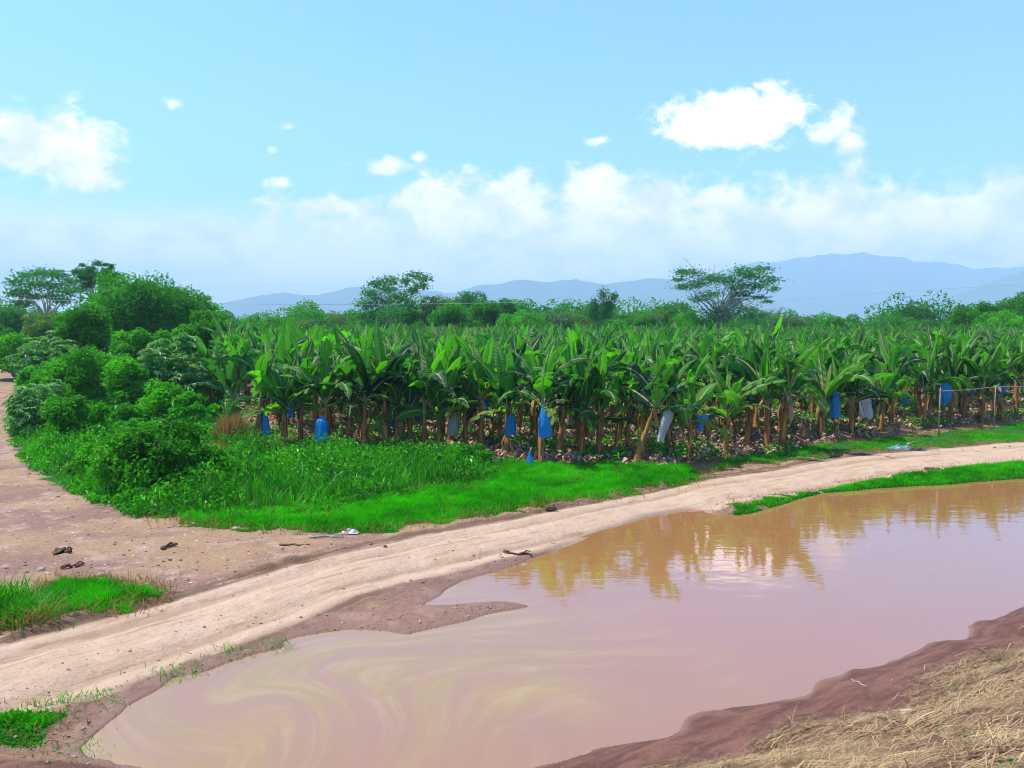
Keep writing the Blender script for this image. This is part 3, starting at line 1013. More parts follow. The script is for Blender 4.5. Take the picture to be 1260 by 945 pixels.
# front row: (px, base py, height scale, lean x, label)
FR = [
    (262, 516, 0.98, -.10, 'banana plant at the left end, its leaves drooping over the weeds'),
    (284, 540, 0.95, .05, 'banana plant beside the tan dry bush at the left end of the row'),
    (316, 553, 1.00, .25, 'banana plant with a leaning split trunk left of the narrow blue bag'),
    (350, 553, 0.92, 0, 'short-trunked banana plant between the narrow and the wide blue bags'),
    (370, 551, 1.02, .05, 'thin banana plant just left of the wide square-bottomed blue bag'),
    (402, 556, 1.00, .0, 'banana plant whose trunk stands under the wide square-bottomed blue bag'),
    (432, 553, 0.97, -.05, 'first banana plant right of the wide square-bottomed blue bag'),
    (449, 557, 1.05, .03, 'second banana plant right of the wide blue bag, thick red-brown trunk'),
    (474, 557, 1.10, 0, 'tall banana plant with upright bright leaves left of the small blue bag'),
    (488, 557, 0.95, .03, 'banana plant right behind the small thin blue bag'),
    (505, 556, 1.0, -.06, 'banana plant between the small thin blue bag and the half-hidden blue bag'),
    (522, 558, 1.0, .03, 'banana plant under the half-hidden blue bag with reddish trunk'),
    (540, 556, 1.02, .05, 'green-trunked banana plant left of the grey-white bag'),
    (573, 554, 0.98, -.03, 'banana plant just right of the first grey-white bag'),
    (592, 556, 1.0, .04, 'stout banana plant below the blue bag tucked in leaves'),
    (624, 561, 0.98, .0, 'banana plant carrying the short blue bag left of the brightest bag'),
    (666, 571, 1.02, .06, 'banana plant carrying the brightest big blue bag by the grass edge'),
    (688, 562, 0.93, .25, 'slanting banana plant right of the brightest big blue bag'),
    (716, 563, 1.0, .10, 'banana plant with orange-brown trunk under the small grey bag'),
    (738, 562, 0.98, -.04, 'dark-trunked banana plant right of the small grey bag'),
    (762, 549, 0.98, .02, 'banana plant set back between grey bag and strongly leaning trunk'),
    (783, 571, 1.03, .75, 'strongly leaning banana plant left of the tilted white bag'),
    (848, 567, 0.98, .02, 'banana plant carrying the tilted blue bag near the grass tip'),
    (893, 560, 0.95, .05, 'banana plant with a bare grey trunk near the bend of the road'),
    (944, 554, 1.02, -.04, 'left one of the twin banana plants near the road'),
    (962, 555, 1.02, .18, 'right one of the twin banana plants near the road'),
    (1010, 541, 0.97, .05, 'banana plant right of the dark stump'),
    (1029, 538, 1.0, .0, 'banana plant behind the long narrow blue bag'),
    (1047, 538, 0.95, -.03, 'banana plant between the narrow blue bag and the pale bag'),
    (1084, 536, 0.72, .05, 'small young banana plant with low spreading leaves right of pale bag'),
    (1096, 531, 1.0, .05, 'banana plant behind the small young one right of the pale bag'),
    (1136, 529, 0.97, .04, 'banana plant just left of the thin pipe post'),
    (1170, 527, 1.0, -.02, 'banana plant under the oval blue bag behind the pipe rail'),
    (1186, 525, 0.97, .03, 'banana plant between the two posts of the pipe rail'),
    (1207, 526, 1.0, .02, 'banana plant left of the second pipe post'),
    (1230, 523, 1.03, .0, 'banana plant with a smooth greenish trunk right of second pipe post'),
    (1250, 521, 0.98, -.03, 'rightmost front banana plant at the edge of the picture'),
]
placed = []
GRP = 'banana plants of the plantation'


def banana_full(px, py, hs, lx, label, seed):
    r = np.random.default_rng(seed)
    p = P(float(px), float(py), 0.3)
    p[2] = G(p[0], p[1]) - 0.03
    t = thing('banana_plant', label, 'banana plant', p, 0, GRP)
    h = (1.85 + 0.65 * r.random()) * hs
    sm, top = stem_mb(h, 0.095 + 0.03 * r.random(), (lx, r.normal() * 0.05), r)
    sm.build('pseudostem', M['banana_stem'], t, True)
    dead_leaf_mb(h, top, r).build('dry_leaf', M['dry_leaf'], t, True)
    for (ci, vi, az, s_, dz) in leaf_plan(r):
        o = link('leaf', LEAF_MESH[ci][vi], t, tuple(top + [0, 0, dz]))
        o.rotation_euler = (r.normal() * 0.12, r.normal() * 0.12, az)
        o.scale = (s_ * hs ** .7 * (1.02 + .2 * ((seed * 37) % 10) / 10),) * 3
    placed.append((p[0], p[1]))
    return t, p, top


for i, (px, py, hs, lx, lab) in enumerate(FR):
    banana_full(px, py, hs, lx, lab, 2000 + i)

# plants further in, on a jittered grid
landmarks = [(326, 'the narrow blue bag'), (396, 'the wide blue bag'), (450, 'the thick red-brown trunk'), (483, 'the small thin blue bag'), (518, 'the half-hidden blue bag'), (557, 'the grey-white bag'), (599, 'the bag tucked in leaves'),
             (628, 'the short blue bag'), (670, 'the brightest blue bag'), (707, 'the small grey bag'), (760, 'the set-back plant'), (795, 'the strongly leaning trunk'), (818, 'the tilted white bag'), (861, 'the tilted blue bag'), (895, 'the bare grey trunk'), (953, 'the twin plants'), (990, 'the dark stump'),
             (1028, 'the long narrow blue bag'), (1064, 'the pale bag'), (1112, 'the small blue bag by the post'), (1157, 'the first pipe post'), (1190, 'the oval blue bag'), (1232, 'the second pipe post'), (285, 'the tan dry bush')]
ordw = ['zeroth', 'first', 'second', 'third', 'fourth', 'fifth', 'sixth', 'seventh', 'eighth', 'ninth', 'tenth', 'eleventh', 'twelfth', 'thirteenth', 'fourteenth', 'fifteenth', 'sixteenth']
cand = []
gx = np.arange(-60, 130, 2.05)
gy = np.arange(27, 128, 2.05)
for a, yy in enumerate(gy):
    for xx in gx + (a % 2) * 1.1:
        x = xx + rng.normal() * 0.42
        y = yy + rng.normal() * 0.35
        if abs(x) > 0.72 * y + 3:
            continue
        cand.append((x, y))
cand = np.array(cand)
fd = sdf(cand[:, 0], cand[:, 1], field_poly)
cand, fd = cand[fd < -1.5], fd[fd < -1.5]
dfront, _, _ = seg_dist(cand[:, 0], cand[:, 1], fe, False)
pl = np.array(placed)
ok = np.array([np.hypot(pl[:, 0] - c[0], pl[:, 1] - c[1]).min() > 1.2 for c in cand])
cand, dfront = cand[ok], dfront[ok]
candz = terrain(cand[:, 0], cand[:, 1])
inview = np.abs(cand[:, 0]) < 0.64 * cand[:, 1]
score = np.hypot(cand[:, 0], cand[:, 1]) + np.where(inview, 0, 1e4)
order = np.argsort(score)
n_ind = 262
taken = set()
for k, idx in enumerate(order[:n_ind]):
    x, y = cand[idx]
    z = candz[idx] - 0.03
    ppx = 630 + F * x / (y * CP)
    row = int(round(dfront[idx] / 1.9)) + 1
    names = sorted(landmarks, key=lambda l: abs(l[0] - ppx))
    lab = None
    for (lx, ln) in names[:6]:
        dd = ppx - lx
        for w in (['straight behind'] if abs(dd) < 9 else []) + (['slightly right of', 'right of', 'well right of'] if dd > 0 else ['slightly left of', 'left of', 'well left of']):
            key = (row, ln, w)
            if key not in taken:
                taken.add(key)
                lab = f'banana plant {ordw[min(row, 16)]} row back, {w} {ln}'
                break
        if lab:
            break
    if not lab:
        lab = 'banana plant in the dense middle of the plantation'
    s_me, c_me, d_me, plan, top = PROTO[int(rng.integers(0, len(PROTO)))]
    s_ = 0.82 + 0.30 * rng.random() + (0.08 if dfront[idx] < 7 else 0)
    t = thing('banana_plant', lab, 'banana plant', (x, y, z), float(rng.random() * 6.28), GRP)
    t.scale = (s_, s_, s_)
    link('pseudostem', s_me, t)
    if dfront[idx] < 9:
        link('dry_leaf', d_me, t)
        r = np.random.default_rng(5000 + k)
        for (ci, vi, az, sl, dz) in plan:
            o = link('leaf', LEAF_MESH[ci][vi], t, tuple(top + [0, 0, dz]))
            o.rotation_euler = (r.normal() * 0.14, r.normal() * 0.14, az)
            o.scale = (sl, sl, sl)
    else:
        link('leaf_crown', c_me, t)

# the rest of the plantation, far in: one mass
far = MB()
for idx in order[n_ind:]:
    x, y = cand[idx]
    s_me, c_me, d_me, plan, top = PROTO[int(rng.integers(0, len(PROTO)))]
    s_ = 0.82 + 0.30 * rng.random()
    rot = rng.random() * 6.28
    pl2 = [(ci, vi, az + rot, sl * s_, dz) for (ci, vi, az, sl, dz) in plan]
    c = crown_mb(pl2, np.array([x, y, candz[idx] + 2.25 * s_]))
    v, f, tone, uv = c.arrays()
    far.add(v, f[0], f[1] if len(f) > 1 else None, np.clip(tone + rng.normal() * 0.12, 0, 0.9), uv)
    if dfront[idx] < 45:
        far.tube([[x, y, candz[idx] - .1], [x, y, candz[idx] + 2.25 * s_]], [0.15, 0.09], 6, 0.3, False)
tag(far.build('plantation_mass', M['banana_leaf'], None, True), 'dense mass of banana leaves deep in the plantation', 'plants', kind='stuff')
print('bananas', len(cand), 'far', len(order) - n_ind)


# ------------------------------------------------------------------ fruit bags
def bag_mat(name, color, rough=0.32):
    m, nt = mat(name)
    g = NT(nt)
    v = g.n('ShaderNodeTexCoord').outputs['Object']
    f = g.noise(g.vmul(v, (4, 4, 1.2)), 2.0, 4)
    c = g.mix(g.ramp(f, 0.3, 0.7), tuple(x * 0.8 for x in color), color)
    p = g.prin(c, rough, 0.5, g.bump(f, 0.16))
    tr = g.n('ShaderNodeBsdfTranslucent')
    g.put(tr.inputs[0], c)
    mx = g.n('ShaderNodeMixShader')
    mx.inputs[0].default_value = 0.45
    nt.links.new(p, mx.inputs[1])
    nt.links.new(tr.outputs[0], mx.inputs[2])
    g.out(mx.outputs[0])
    return m


M['bag_blue'] = bag_mat('blue_film', (0.02, 0.42, 0.95))
M['bag_deep'] = bag_mat('deep_blue_film', (0.014, 0.33, 0.82))
M['bag_white'] = bag_mat('white_film', (0.74, 0.77, 0.86))
M['bag_grey'] = bag_mat('grey_film', (0.62, 0.62, 0.66))
M['cord'] = plain_mat('cord', (0.35, 0.3, 0.2))
# (px, top py, bottom py, width px, ground py under it, kind, tilt px, shape, label)
BAGS = [
    (326, 505, 536, 11, 551, 'bag_blue', 2, 'narrow', 'narrow blue fruit bag beside the leaning split trunk'),
    (358, 487, 514, 10, 546, 'bag_deep', 0, 'narrow', 'deep blue fruit bag half behind a green leaf, left of wide bag'),
    (396, 512, 544, 17, 557.5, 'bag_blue', 0, 'square', 'wide square-bottomed blue fruit bag'),
    (483, 509, 524, 7, 553, 'bag_deep', 0, 'narrow', 'small thin blue fruit bag between brown trunks'),
    (518, 493, 516, 15, 551, 'bag_deep', -4, 'taper', 'blue fruit bag half hidden under a broad leaf'),
    (558, 508, 535, 14, 554, 'bag_grey', -3, 'square', 'first grey-white fruit bag left of the stout trunk'),
    (600, 489, 514, 12, 551, 'bag_deep', 0, 'taper', 'blue fruit bag tucked among leaves above the stout trunk'),
    (628, 511, 535, 14, 561.5, 'bag_deep', 0, 'square', 'short blue fruit bag left of the brightest one'),
    (670, 497, 538, 17, 572, 'bag_blue', 0, 'taper', 'brightest big blue fruit bag, pointed at the top'),
    (707, 506, 522, 13, 553, 'bag_grey', 0, 'square', 'small grey fruit bag behind the orange-brown trunk'),
    (818, 502, 543, 14, 570, 'bag_white', -12, 'taper2', 'long tilted white fruit bag beside the leaning trunk'),
    (862, 510, 531, 14, 563, 'bag_blue', -8, 'taper2', 'tilted blue fruit bag near the grass tip'),
    (902, 480, 500, 10, 545, 'bag_deep', 0, 'square', 'dark blue fruit bag high in the leaves left of twin plants'),
    (922, 484, 496, 9, 543, 'bag_deep', 0, 'square', 'low-lit small blue fruit bag just left of the twin plants'),
    (1028, 481, 514, 12, 540, 'bag_blue', 0, 'square', 'long narrow blue fruit bag right of the dark stump'),
    (1065, 474, 514, 15, 536, 'bag_white', 3, 'square', 'pale bluish-white fruit bag behind leaves right of the narrow blue one'),
    (1112, 484, 497, 11, 530, 'bag_deep', 2, 'taper', 'small blue fruit bag left of the pipe post'),
    (1163, 471, 498, 15, 528.5, 'bag_blue', -1, 'oval', 'oval blue fruit bag beside the first pipe post'),
    (1192, 476, 487, 11, 523, 'bag_deep', 0, 'square', 'small dark blue fruit bag above the pipe rail'),
    (1232, 469, 487, 12, 522, 'bag_deep', -1, 'oval', 'dark blue fruit bag right of the second pipe post'),
]
for (px, t_, b_, w_, gpy, mk, tilt, shape, lab) in BAGS:
    D = P(float(px), float(gpy), 0.3)[1] - 0.35
    top, bot = at(px - tilt / 2, t_, D), at(px + tilt / 2, b_, D)
    wr = w_ / F * D / CP * 0.5
    L = top[2] - bot[2]
    root = thing('fruit_bag', lab, 'fruit bag', top, 0, 'plastic bags over the banana bunches')
    mb = MB()
    n, k = 15, 18
    t = np.linspace(0, 1, n)
    if shape == 'taper':
        pr = np.interp(t, [0, .05, .25, .6, .95, 1], [.08, .22, .62, .92, 1.0, .93])
    elif shape == 'taper2':
        pr = np.interp(t, [0, .04, .12, .35, .8, 1], [.12, .55, .95, 1, .62, .55])
    elif shape == 'oval':
        pr = np.interp(t, [0, .1, .4, .7, .92, 1], [.2, .7, 1, .95, .6, .4])
    else:
        pr = np.interp(t, [0, .05, .12, .24, .6, .92, 1], [.10, .30, .66, .90, .96, 1.04, .97])
    th = np.arange(k) / k * 2 * np.pi
    ph = rng.random() * 6.28
    pleat = 1 + 0.07 * np.sin(3 * th[None, :] + ph + t[:, None] * 2) + 0.05 * np.sin(7 * th[None, :] + ph * 2 - t[:, None] * 3) + 0.05 * (rng.random((n, k)) - .5)
    rr = wr * pr[:, None] * pleat
    ctr = np.outer(t, bot - top)
    v = ctr[:, None, :] + np.stack([rr * np.cos(th), rr * 0.8 * np.sin(th), 0.03 * np.sin(4 * th + ph) * (t[:, None] > .97) * np.ones((n, k))], -1)
    i = np.arange(n - 1)[:, None] * k
    j = np.arange(k)[None, :]
    j2 = (j + 1) % k
    mb.add(v.reshape(-1, 3), np.stack([i + j, i + k + j, i + k + j2, i + j2], -1).reshape(-1, 4))
    mb.build('film', M[mk], root, True)
    mb = MB()
    mb.tube([[0, 0, -0.03], [0.0, 0.05, 0.12], [0.02, 0.20, 0.30]], [0.018, 0.02, 0.022], 5)
    mb.build('fruit_stalk', M['banana_stem'], root, True)


# ------------------------------------------------------------------ trees and shrubs
def crown(mb, centers, radii, n_leaf, size, aspect=0.5, upbias=0.8, tone=0.5, tvar=0.25, flat=1.0, rag=0.12, shell=0.55):
    """leaf clumps; n_leaf is shared by clump volume"""
    centers = np.asarray(centers, float)
    radii = np.asarray(radii, float)
    w = radii ** 2
    cnt = np.maximum(14, (n_leaf * w / w.sum()).astype(int))
    for c, r, k in zip(centers, radii, cnt):
        d = rng.normal(size=(k, 3))
        d /= np.linalg.norm(d, axis=1)[:, None]
        rad = (shell + (1 - shell) * rng.random(k) ** 0.6) * (1 + rag * rng.normal(size=k))
        if shell < 0.2:
            rad = np.abs(rng.normal(size=k)) * 0.62
            st_ = rng.normal(size=2)
            d[:, :2] *= 1 + 0.55 * np.abs(st_)
        p = c + d * (rad * r)[:, None] * [1, 1, flat]
        nr = d * 0.7 + np.array([0, 0, upbias]) + rng.normal(size=(k, 3)) * 0.8
        tt = np.clip(tone + rng.normal() * tvar * 0.8 + rng.normal(size=k) * tvar * 0.6, 0, 1)
        al = rng.normal(size=(k, 3)) + d * 1.2 - [0, 0, 0.5]
        mb.leaves(p, nr, size * (0.7 + 0.6 * rng.random(k)), aspect, 0.3, tt, al)


def limbs(mb, base, fork, ends, r0, k=6):
    base, fork = np.asarray(base, float), np.asarray(fork, float)
    t = np.linspace(0, 1, 5)
    j = rng.normal(size=(5, 3)) * r0 * 0.5
    j[0] = j[-1] = 0
    mb.tube(base + np.outer(t, fork - base) + j, r0 * (1.2 - 0.45 * t), k, 0.5, False)
    for e in ends:
        e = np.asarray(e, float)
        mid = (fork + e) / 2 + np.array([0, 0, 0.12 * np.linalg.norm(e - fork)]) * rng.normal() + rng.normal(size=3) * 0.1 * np.linalg.norm(e - fork)
        s0 = base + (fork - base) * (0.55 + 0.45 * rng.random())
        tt = np.linspace(0, 1, 6)[:, None]
        b = (1 - tt) ** 2 * s0 + 2 * tt * (1 - tt) * mid + tt ** 2 * e
        mb.tube(b, r0 * 0.55 * (1 - 0.8 * tt[:, 0]), 5, 0.5, False)


def shell_pts(n, cx, cz, rx, ry, rz, zmin=-0.5):
    out = []
    while len(out) < n:
        d = rng.normal(size=3)
        d /= np.linalg.norm(d)
        if d[2] < zmin:
            continue
        q = 0.55 + 0.45 * rng.random()
        out.append([cx + d[0] * rx * q, d[1] * ry * q, cz + d[2] * rz * q])
    return np.array(out)


def tree_root(name, label, cat, px, Y, group=None):
    x = (px - 630) / F * Y * CP
    return thing(name, label, cat, (x, Y, G(x, Y) - 0.05), 0, group)


def zpx(py, Y):
    return at(630, py, Y)[2]


def make_tree(name, label, px, top, bot, wpx, Y, m, n_leaf=3500, leaf=0.30, clumps=22, trunk=0.16, group=None, kind='round', tone=0.5, tvar=0.25, bark='bark', cat='tree'):
    """round / flat / open crowned tree fitted to photo pixels"""
    if group == GT and name in ('round_tree', 'yellowish_tree', 'grey_tree', 'low_tree', 'brown_tree'):
        bot, wpx, n_leaf = max(bot, 428), wpx * 1.25, int(n_leaf * 1.5)
    root = tree_root(name, label, cat, px, Y, group)
    z0 = root.location.z
    zt, zb = zpx(top, Y) - z0, max(zpx(bot, Y) - z0, 0.3)
    rx = wpx / F * Y * 0.5
    ry = rx * 0.9
    cz, rz = (zt + zb) / 2, (zt - zb) / 2
    if kind == 'flat':
        clumps = int(clumps * 2.2)
        pts = shell_pts(clumps, 0, zb + (zt - zb) * 0.45, rx * .9, ry * .9, rz * 0.95, -0.6)
        rad = np.full(clumps, 1.0) * rx * (0.09 + 0.12 * rng.random(clumps))
        fl, sh = 0.7, 0.1
    elif kind == 'open':
        clumps = int(clumps * 2.2)
        pts = shell_pts(clumps, 0, cz, rx, ry, rz, -0.8)
        rad = rx * (0.10 + 0.15 * rng.random(clumps))
        fl, sh = 0.85, 0.1
    else:
        pts = shell_pts(clumps, 0, cz, rx * 0.85, ry * 0.85, rz * 0.85, -0.75)
        rad = math.sqrt(rx * rz) * (0.26 + 0.24 * rng.random(clumps))
        fl, sh = 0.8, 0.5
    mb = MB()
    limbs(mb, [0, 0, 0], [rng.normal() * 0.2, rng.normal() * 0.2, max(zb * 0.8, zt * 0.3)], pts[: min(len(pts), 14)], trunk)
    mb.build('trunk', M[bark], root, True)
    mb = MB()
    crown(mb, pts, rad, int(n_leaf * 1.8), leaf * 0.92, 0.55, 0.7, tone, tvar, fl, 0.10, sh)
    mb.build('crown', M[m], root)
    return root


def make_shrub(label, px, top, bot, wpx, Y, m, n_leaf=2500, leaf=0.2, clumps=16, tone=0.5, tvar=0.25, aspect=0.5, name='shrub', group='shrubs on the left bank', palm=False):
    if Y < 60:
        Y = 4700 / (385 + 6300 / Y - 415)
    root = tree_root(name, label, 'shrub', px, Y, group)
    z0 = root.location.z
    zt = zpx(top, Y) - z0
    zb = max(zpx(bot, Y) - z0, 0.0)
    rx = wpx / F * Y * 0.5
    h = zt - zb
    mb = MB()
    pts = shell_pts(clumps, 0, zb + h * 0.45, rx * 0.85, rx * 0.8, h * 0.5, -0.85)
    pts[:, 2] = np.maximum(pts[:, 2], 0.15)
    for _ in range(5):
        e = pts[rng.integers(0, len(pts))]
        mb.tube([[rng.normal() * 0.15, rng.normal() * .15, 0], e * [.5, .5, .55], e], [0.05, 0.035, 0.015], 5, 0.5, False)
    mb.build('stem', M['bark'], root, True)
    mb = MB()
    rad = min(rx, h * 0.6) * (0.28 + 0.22 * rng.random(clumps))
    if palm:
        # hand-shaped leaves: seven lobes fanned out from one stalk
        w = rad ** 2
        cnt = np.maximum(4, (n_leaf / 7 * w / w.sum()).astype(int))
        for c, r, k in zip(pts, rad, cnt):
            d = rng.normal(size=(k, 3))
            d /= np.linalg.norm(d, axis=1)[:, None]
            p = c + d * (r * (0.6 + 0.5 * rng.random(k)))[:, None]
            nr = d * 0.5 + [0, 0, 1.0] + rng.normal(size=(k, 3)) * 0.25
            nr /= np.linalg.norm(nr, axis=1)[:, None]
            a0 = np.cross(nr, rng.normal(size=(k, 3)))
            a0 /= np.linalg.norm(a0, axis=1)[:, None]
            b0 = np.cross(nr, a0)
            tt = np.clip(tone + rng.normal() * tvar * .6 + rng.normal(size=k) * tvar, 0, 1)
            sz = leaf * (0.7 + 0.6 * rng.random(k))
            for lob in range(7):
                an = (lob - 3) * 0.78
                al = a0 * math.cos(an) + b0 * math.sin(an)
                mb.leaves(p + al * (sz * 0.5)[:, None] - [0, 0, 0.02], nr + al * 0.25, sz, 0.36, 0.2, tt, al)
    else:
        crown(mb, pts, rad, int(n_leaf * 1.25), leaf, aspect, 0.7, tone, tvar, 0.85, 0.14, 0.45)
    mb.build('foliage', M[m], root)
    return root


GS = 'trees at the left edge of the skyline'
GT = 'trees of the treeline behind the plantation'


def layered_tree(name, label, px0, Y, fork_px, lay, m, group, r0, leaf=0.40, dens=1.0, bark='bark_pale'):
    # a tree whose crown is a set of loose foliage layers, each with its own place
    root = tree_root(name, label, 'tree', px0, Y, group)
    o0 = np.array(root.location)
    tr, fo = MB(), MB()
    fork = at(fork_px[0], fork_px[1], Y) - o0
    ends = []
    for (px, py, rx, ry) in lay:
        Yd = Y + rng.normal() * rx / F * Y * 1.3
        c = at(px, py, Yd) - o0
        ends.append(c)
        k = int((34 * rx * ry / 14 + 50) * dens)
        p = c + rng.normal(size=(k, 3)) * [rx / F * Y * .5, rx / F * Y * .55, ry / F * Y * .5]
        fo.leaves(p, rng.normal(size=(k, 3)) * .6 + [0, 0, 1], leaf * (.7 + .6 * rng.random(k)), 0.5, 0.25, np.clip(.45 + rng.normal() * .2 + rng.normal(size=k) * .2, 0, 1))
    limbs(tr, [0, 0, 0], fork, ends, r0)
    tr.build('trunk', M[bark], root, True)
    fo.build('crown', M[m], root)
    return root


layered_tree('flat_topped_tree', 'flat-topped tree with open airy crown at far left of the skyline', 57, 118, (57, 384),
             [(20, 347, 13, 6), (34, 339, 15, 6), (52, 336, 17, 6), (70, 338, 16, 6), (87, 346, 14, 6), (98, 356, 10, 5), (27, 357, 14, 6), (47, 350, 17, 7), (67, 352, 17, 7), (84, 360, 13, 6), (40, 365, 13, 5), (17, 361, 9, 5), (62, 364, 14, 5), (77, 371, 11, 5), (28, 373, 11, 5)], 'tree_dark', GS, 0.2, 0.42, 1.25)
make_tree('feathery_tree', 'feathery light tree top rising behind the big dense tree', 122, 321, 362, 52, 112, 'tree_dark', 2600, 0.40, 18, 0.22, GS, 'open', 0.55)
make_tree('dense_tree', 'tallest big dense tree of the left cluster, crossed by the wire', 160, 330, 440, 112, 80, 'tree_mid', 11000, 0.34, 50, 0.3, GS, 'round', 0.42, 0.3)
make_tree('dense_tree', 'sloping dense tree to the right of the tallest left tree', 212, 352, 440, 92, 84, 'tree_mid', 7000, 0.32, 34, 0.25, GS, 'round', 0.5)
make_tree('dense_tree', 'open-crowned tree at the right foot of the left cluster', 248, 362, 420, 60, 92, 'tree_mid', 3200, 0.32, 22, 0.2, GS, 'open', 0.5)
make_tree('dark_tree', 'dark leafy tree standing in front below the big dense tree', 104, 374, 445, 68, 66, 'shrub_dark', 5600, 0.28, 28, 0.2, GS, 'round', 0.4)
make_tree('hazy_tree', 'bluish hazy tree below the flat-topped tree at the left edge', 18, 376, 425, 90, 105, 'tree_dark', 3800, 0.36, 24, 0.2, GS, 'round', 0.4)
make_tree('yellowish_tree', 'yellowish bushy tree left of the dark leafy tree', 62, 384, 430, 70, 88, 'tree_yellow', 3000, 0.3, 22, 0.2, GS, 'round', 0.3)
make_tree('dark_tree', 'dark round tree beside the first banana leaves', 252, 384, 442, 62, 66, 'shrub_dark', 5200, 0.26, 26, 0.2, GS, 'round', 0.4)
make_tree('leafy_tree', 'light green tree with drooping leaves below the big dense tree', 167, 404, 455, 62, 62, 'shrub_light', 3600, 0.3, 22, 0.16, GS, 'round', 0.55)
make_tree('leafy_tree', 'light green bushy tree between the dark tree and the sloping tree', 213, 402, 448, 48, 64, 'shrub_light', 2600, 0.28, 18, 0.16, GS, 'round', 0.45)
make_tree('leafy_tree', 'low bright tree at the left edge above the dirt track', 20, 410, 462, 100, 70, 'shrub_light', 4200, 0.3, 24, 0.16, GS, 'round', 0.5)

make_shrub('glossy pale-leaved shrub beside the first banana plant', 222, 421, 498, 104, 47, 'shrub_gloss', 7000, 0.30, 26, 0.6, palm=True, name='glossy_shrub')
make_shrub('dark rounded shrub in the middle of the left bank', 98, 428, 500, 96, 48, 'shrub_dark', 6000, 0.22, 26, 0.5)
make_shrub('shrub with pale hand-shaped leaves above the bend of the track', 56, 416, 470, 76, 55, 'shrub_gloss', 4600, 0.32, 22, 0.65, palm=True, name='glossy_shrub')
make_shrub('bright shrub between the dark rounded and the glossy shrub', 158, 440, 510, 60, 44, 'shrub_light', 3200, 0.2, 18, 0.45)
make_shrub('pale glossy shrub hanging over the edge of the dirt track', 48, 468, 545, 80, 41, 'shrub_gloss', 5200, 0.26, 24, 0.6, palm=True, name='glossy_shrub')
make_shrub('dark shrub at the track side below the pale glossy one', 82, 486, 548, 60, 38, 'shrub_dark', 3200, 0.2, 18, 0.55)
make_shrub('biggest dark bush at the front where the track meets the road', 188, 514, 634, 134, 28.6, 'shrub_dark', 12000, 0.17, 34, 0.45, 0.3)
make_shrub('leafy bush on the track side left of the biggest dark bush', 122, 535, 620, 96, 31.5, 'shrub_light', 5600, 0.16, 24, 0.35)
make_shrub('green bush right of the biggest dark bush', 256, 548, 634, 70, 29.5, 'shrub_light', 4200, 0.15, 20, 0.42)
make_shrub('low rounded weed mound at the tip of the weeds near bananas', 570, 548, 598, 78, 33, 'weed', 5200, 0.13, 22, 0.5, name='weed_mound')
make_shrub('second smaller weed mound just right of the first one', 600, 556, 590, 44, 33.6, 'weed', 2400, 0.13, 14, 0.55, name='weed_mound')
make_shrub('bushy weeds halfway along the strip, in front of the wide bag', 400, 566, 615, 80, 32.5, 'weed', 3600, 0.14, 18, 0.5, name='weed_mound')
make_shrub('small bright bush below the glossy shrub', 236, 486, 530, 64, 42, 'weed', 3000, 0.2, 16, 0.55)
make_shrub('small leafy bush left of the small bright bush', 140, 498, 548, 84, 39, 'weed', 3600, 0.2, 18, 0.5)

make_shrub('light shrub filling the left edge above the track bend', 44, 425, 480, 44, 60, 'shrub_light', 3600, 0.24, 20, 0.6)
make_shrub('low bright shrub behind the pale glossy shrub at the left edge', 46, 452, 500, 44, 50, 'weed', 3200, 0.22, 18, 0.6)
make_shrub('yellow-green shrub between the two glossy shrubs of the left edge', 78, 448, 505, 60, 47, 'shrub_light', 3200, 0.22, 18, 0.7)
make_shrub('light creeper mound in front of the dark tree beside the bananas', 262, 432, 492, 56, 50, 'shrub_light', 3000, 0.22, 18, 0.6)
make_shrub('bright creeper mound between the dark rounded and the leafy tree', 132, 424, 486, 58, 54, 'shrub_light', 3200, 0.24, 18, 0.65)
make_shrub('small light shrub below the bright shrub in the middle of the bank', 190, 470, 520, 62, 42.5, 'shrub_light', 3000, 0.18, 18, 0.6)

# dry clumps by the first bananas
for (px, top, bot, w, Y, lab, tn) in ((282, 498, 545, 32, 37.0, 'tan dry bush between the first two banana plants', 0.7), (268, 538, 565, 50, 35.0, 'brown dead grass clump in front of the tan dry bush', 0.15)):
    Y = 4700 / (385 + 6300 / Y - 415)
    root = tree_root('dry_bush', lab, 'dry bush', px, Y, 'dry clumps by the first banana plants')
    n = 1500
    rx = w / F * Y * .5
    hgt = zpx(top, Y) - root.location.z
    b = np.stack([rng.normal(size=n) * rx * .45, rng.normal(size=n) * rx * .4, np.zeros(n)], -1)
    mb = MB()
    mb.blades(b, hgt * (0.45 + 0.7 * rng.random(n)), 0.035, rng.normal(size=(n, 2)) * 0.28, np.clip(tn + rng.normal(size=n) * .2, 0, 1), 3)
    mb.build('dry_stalks', M['dry_grass'], root)

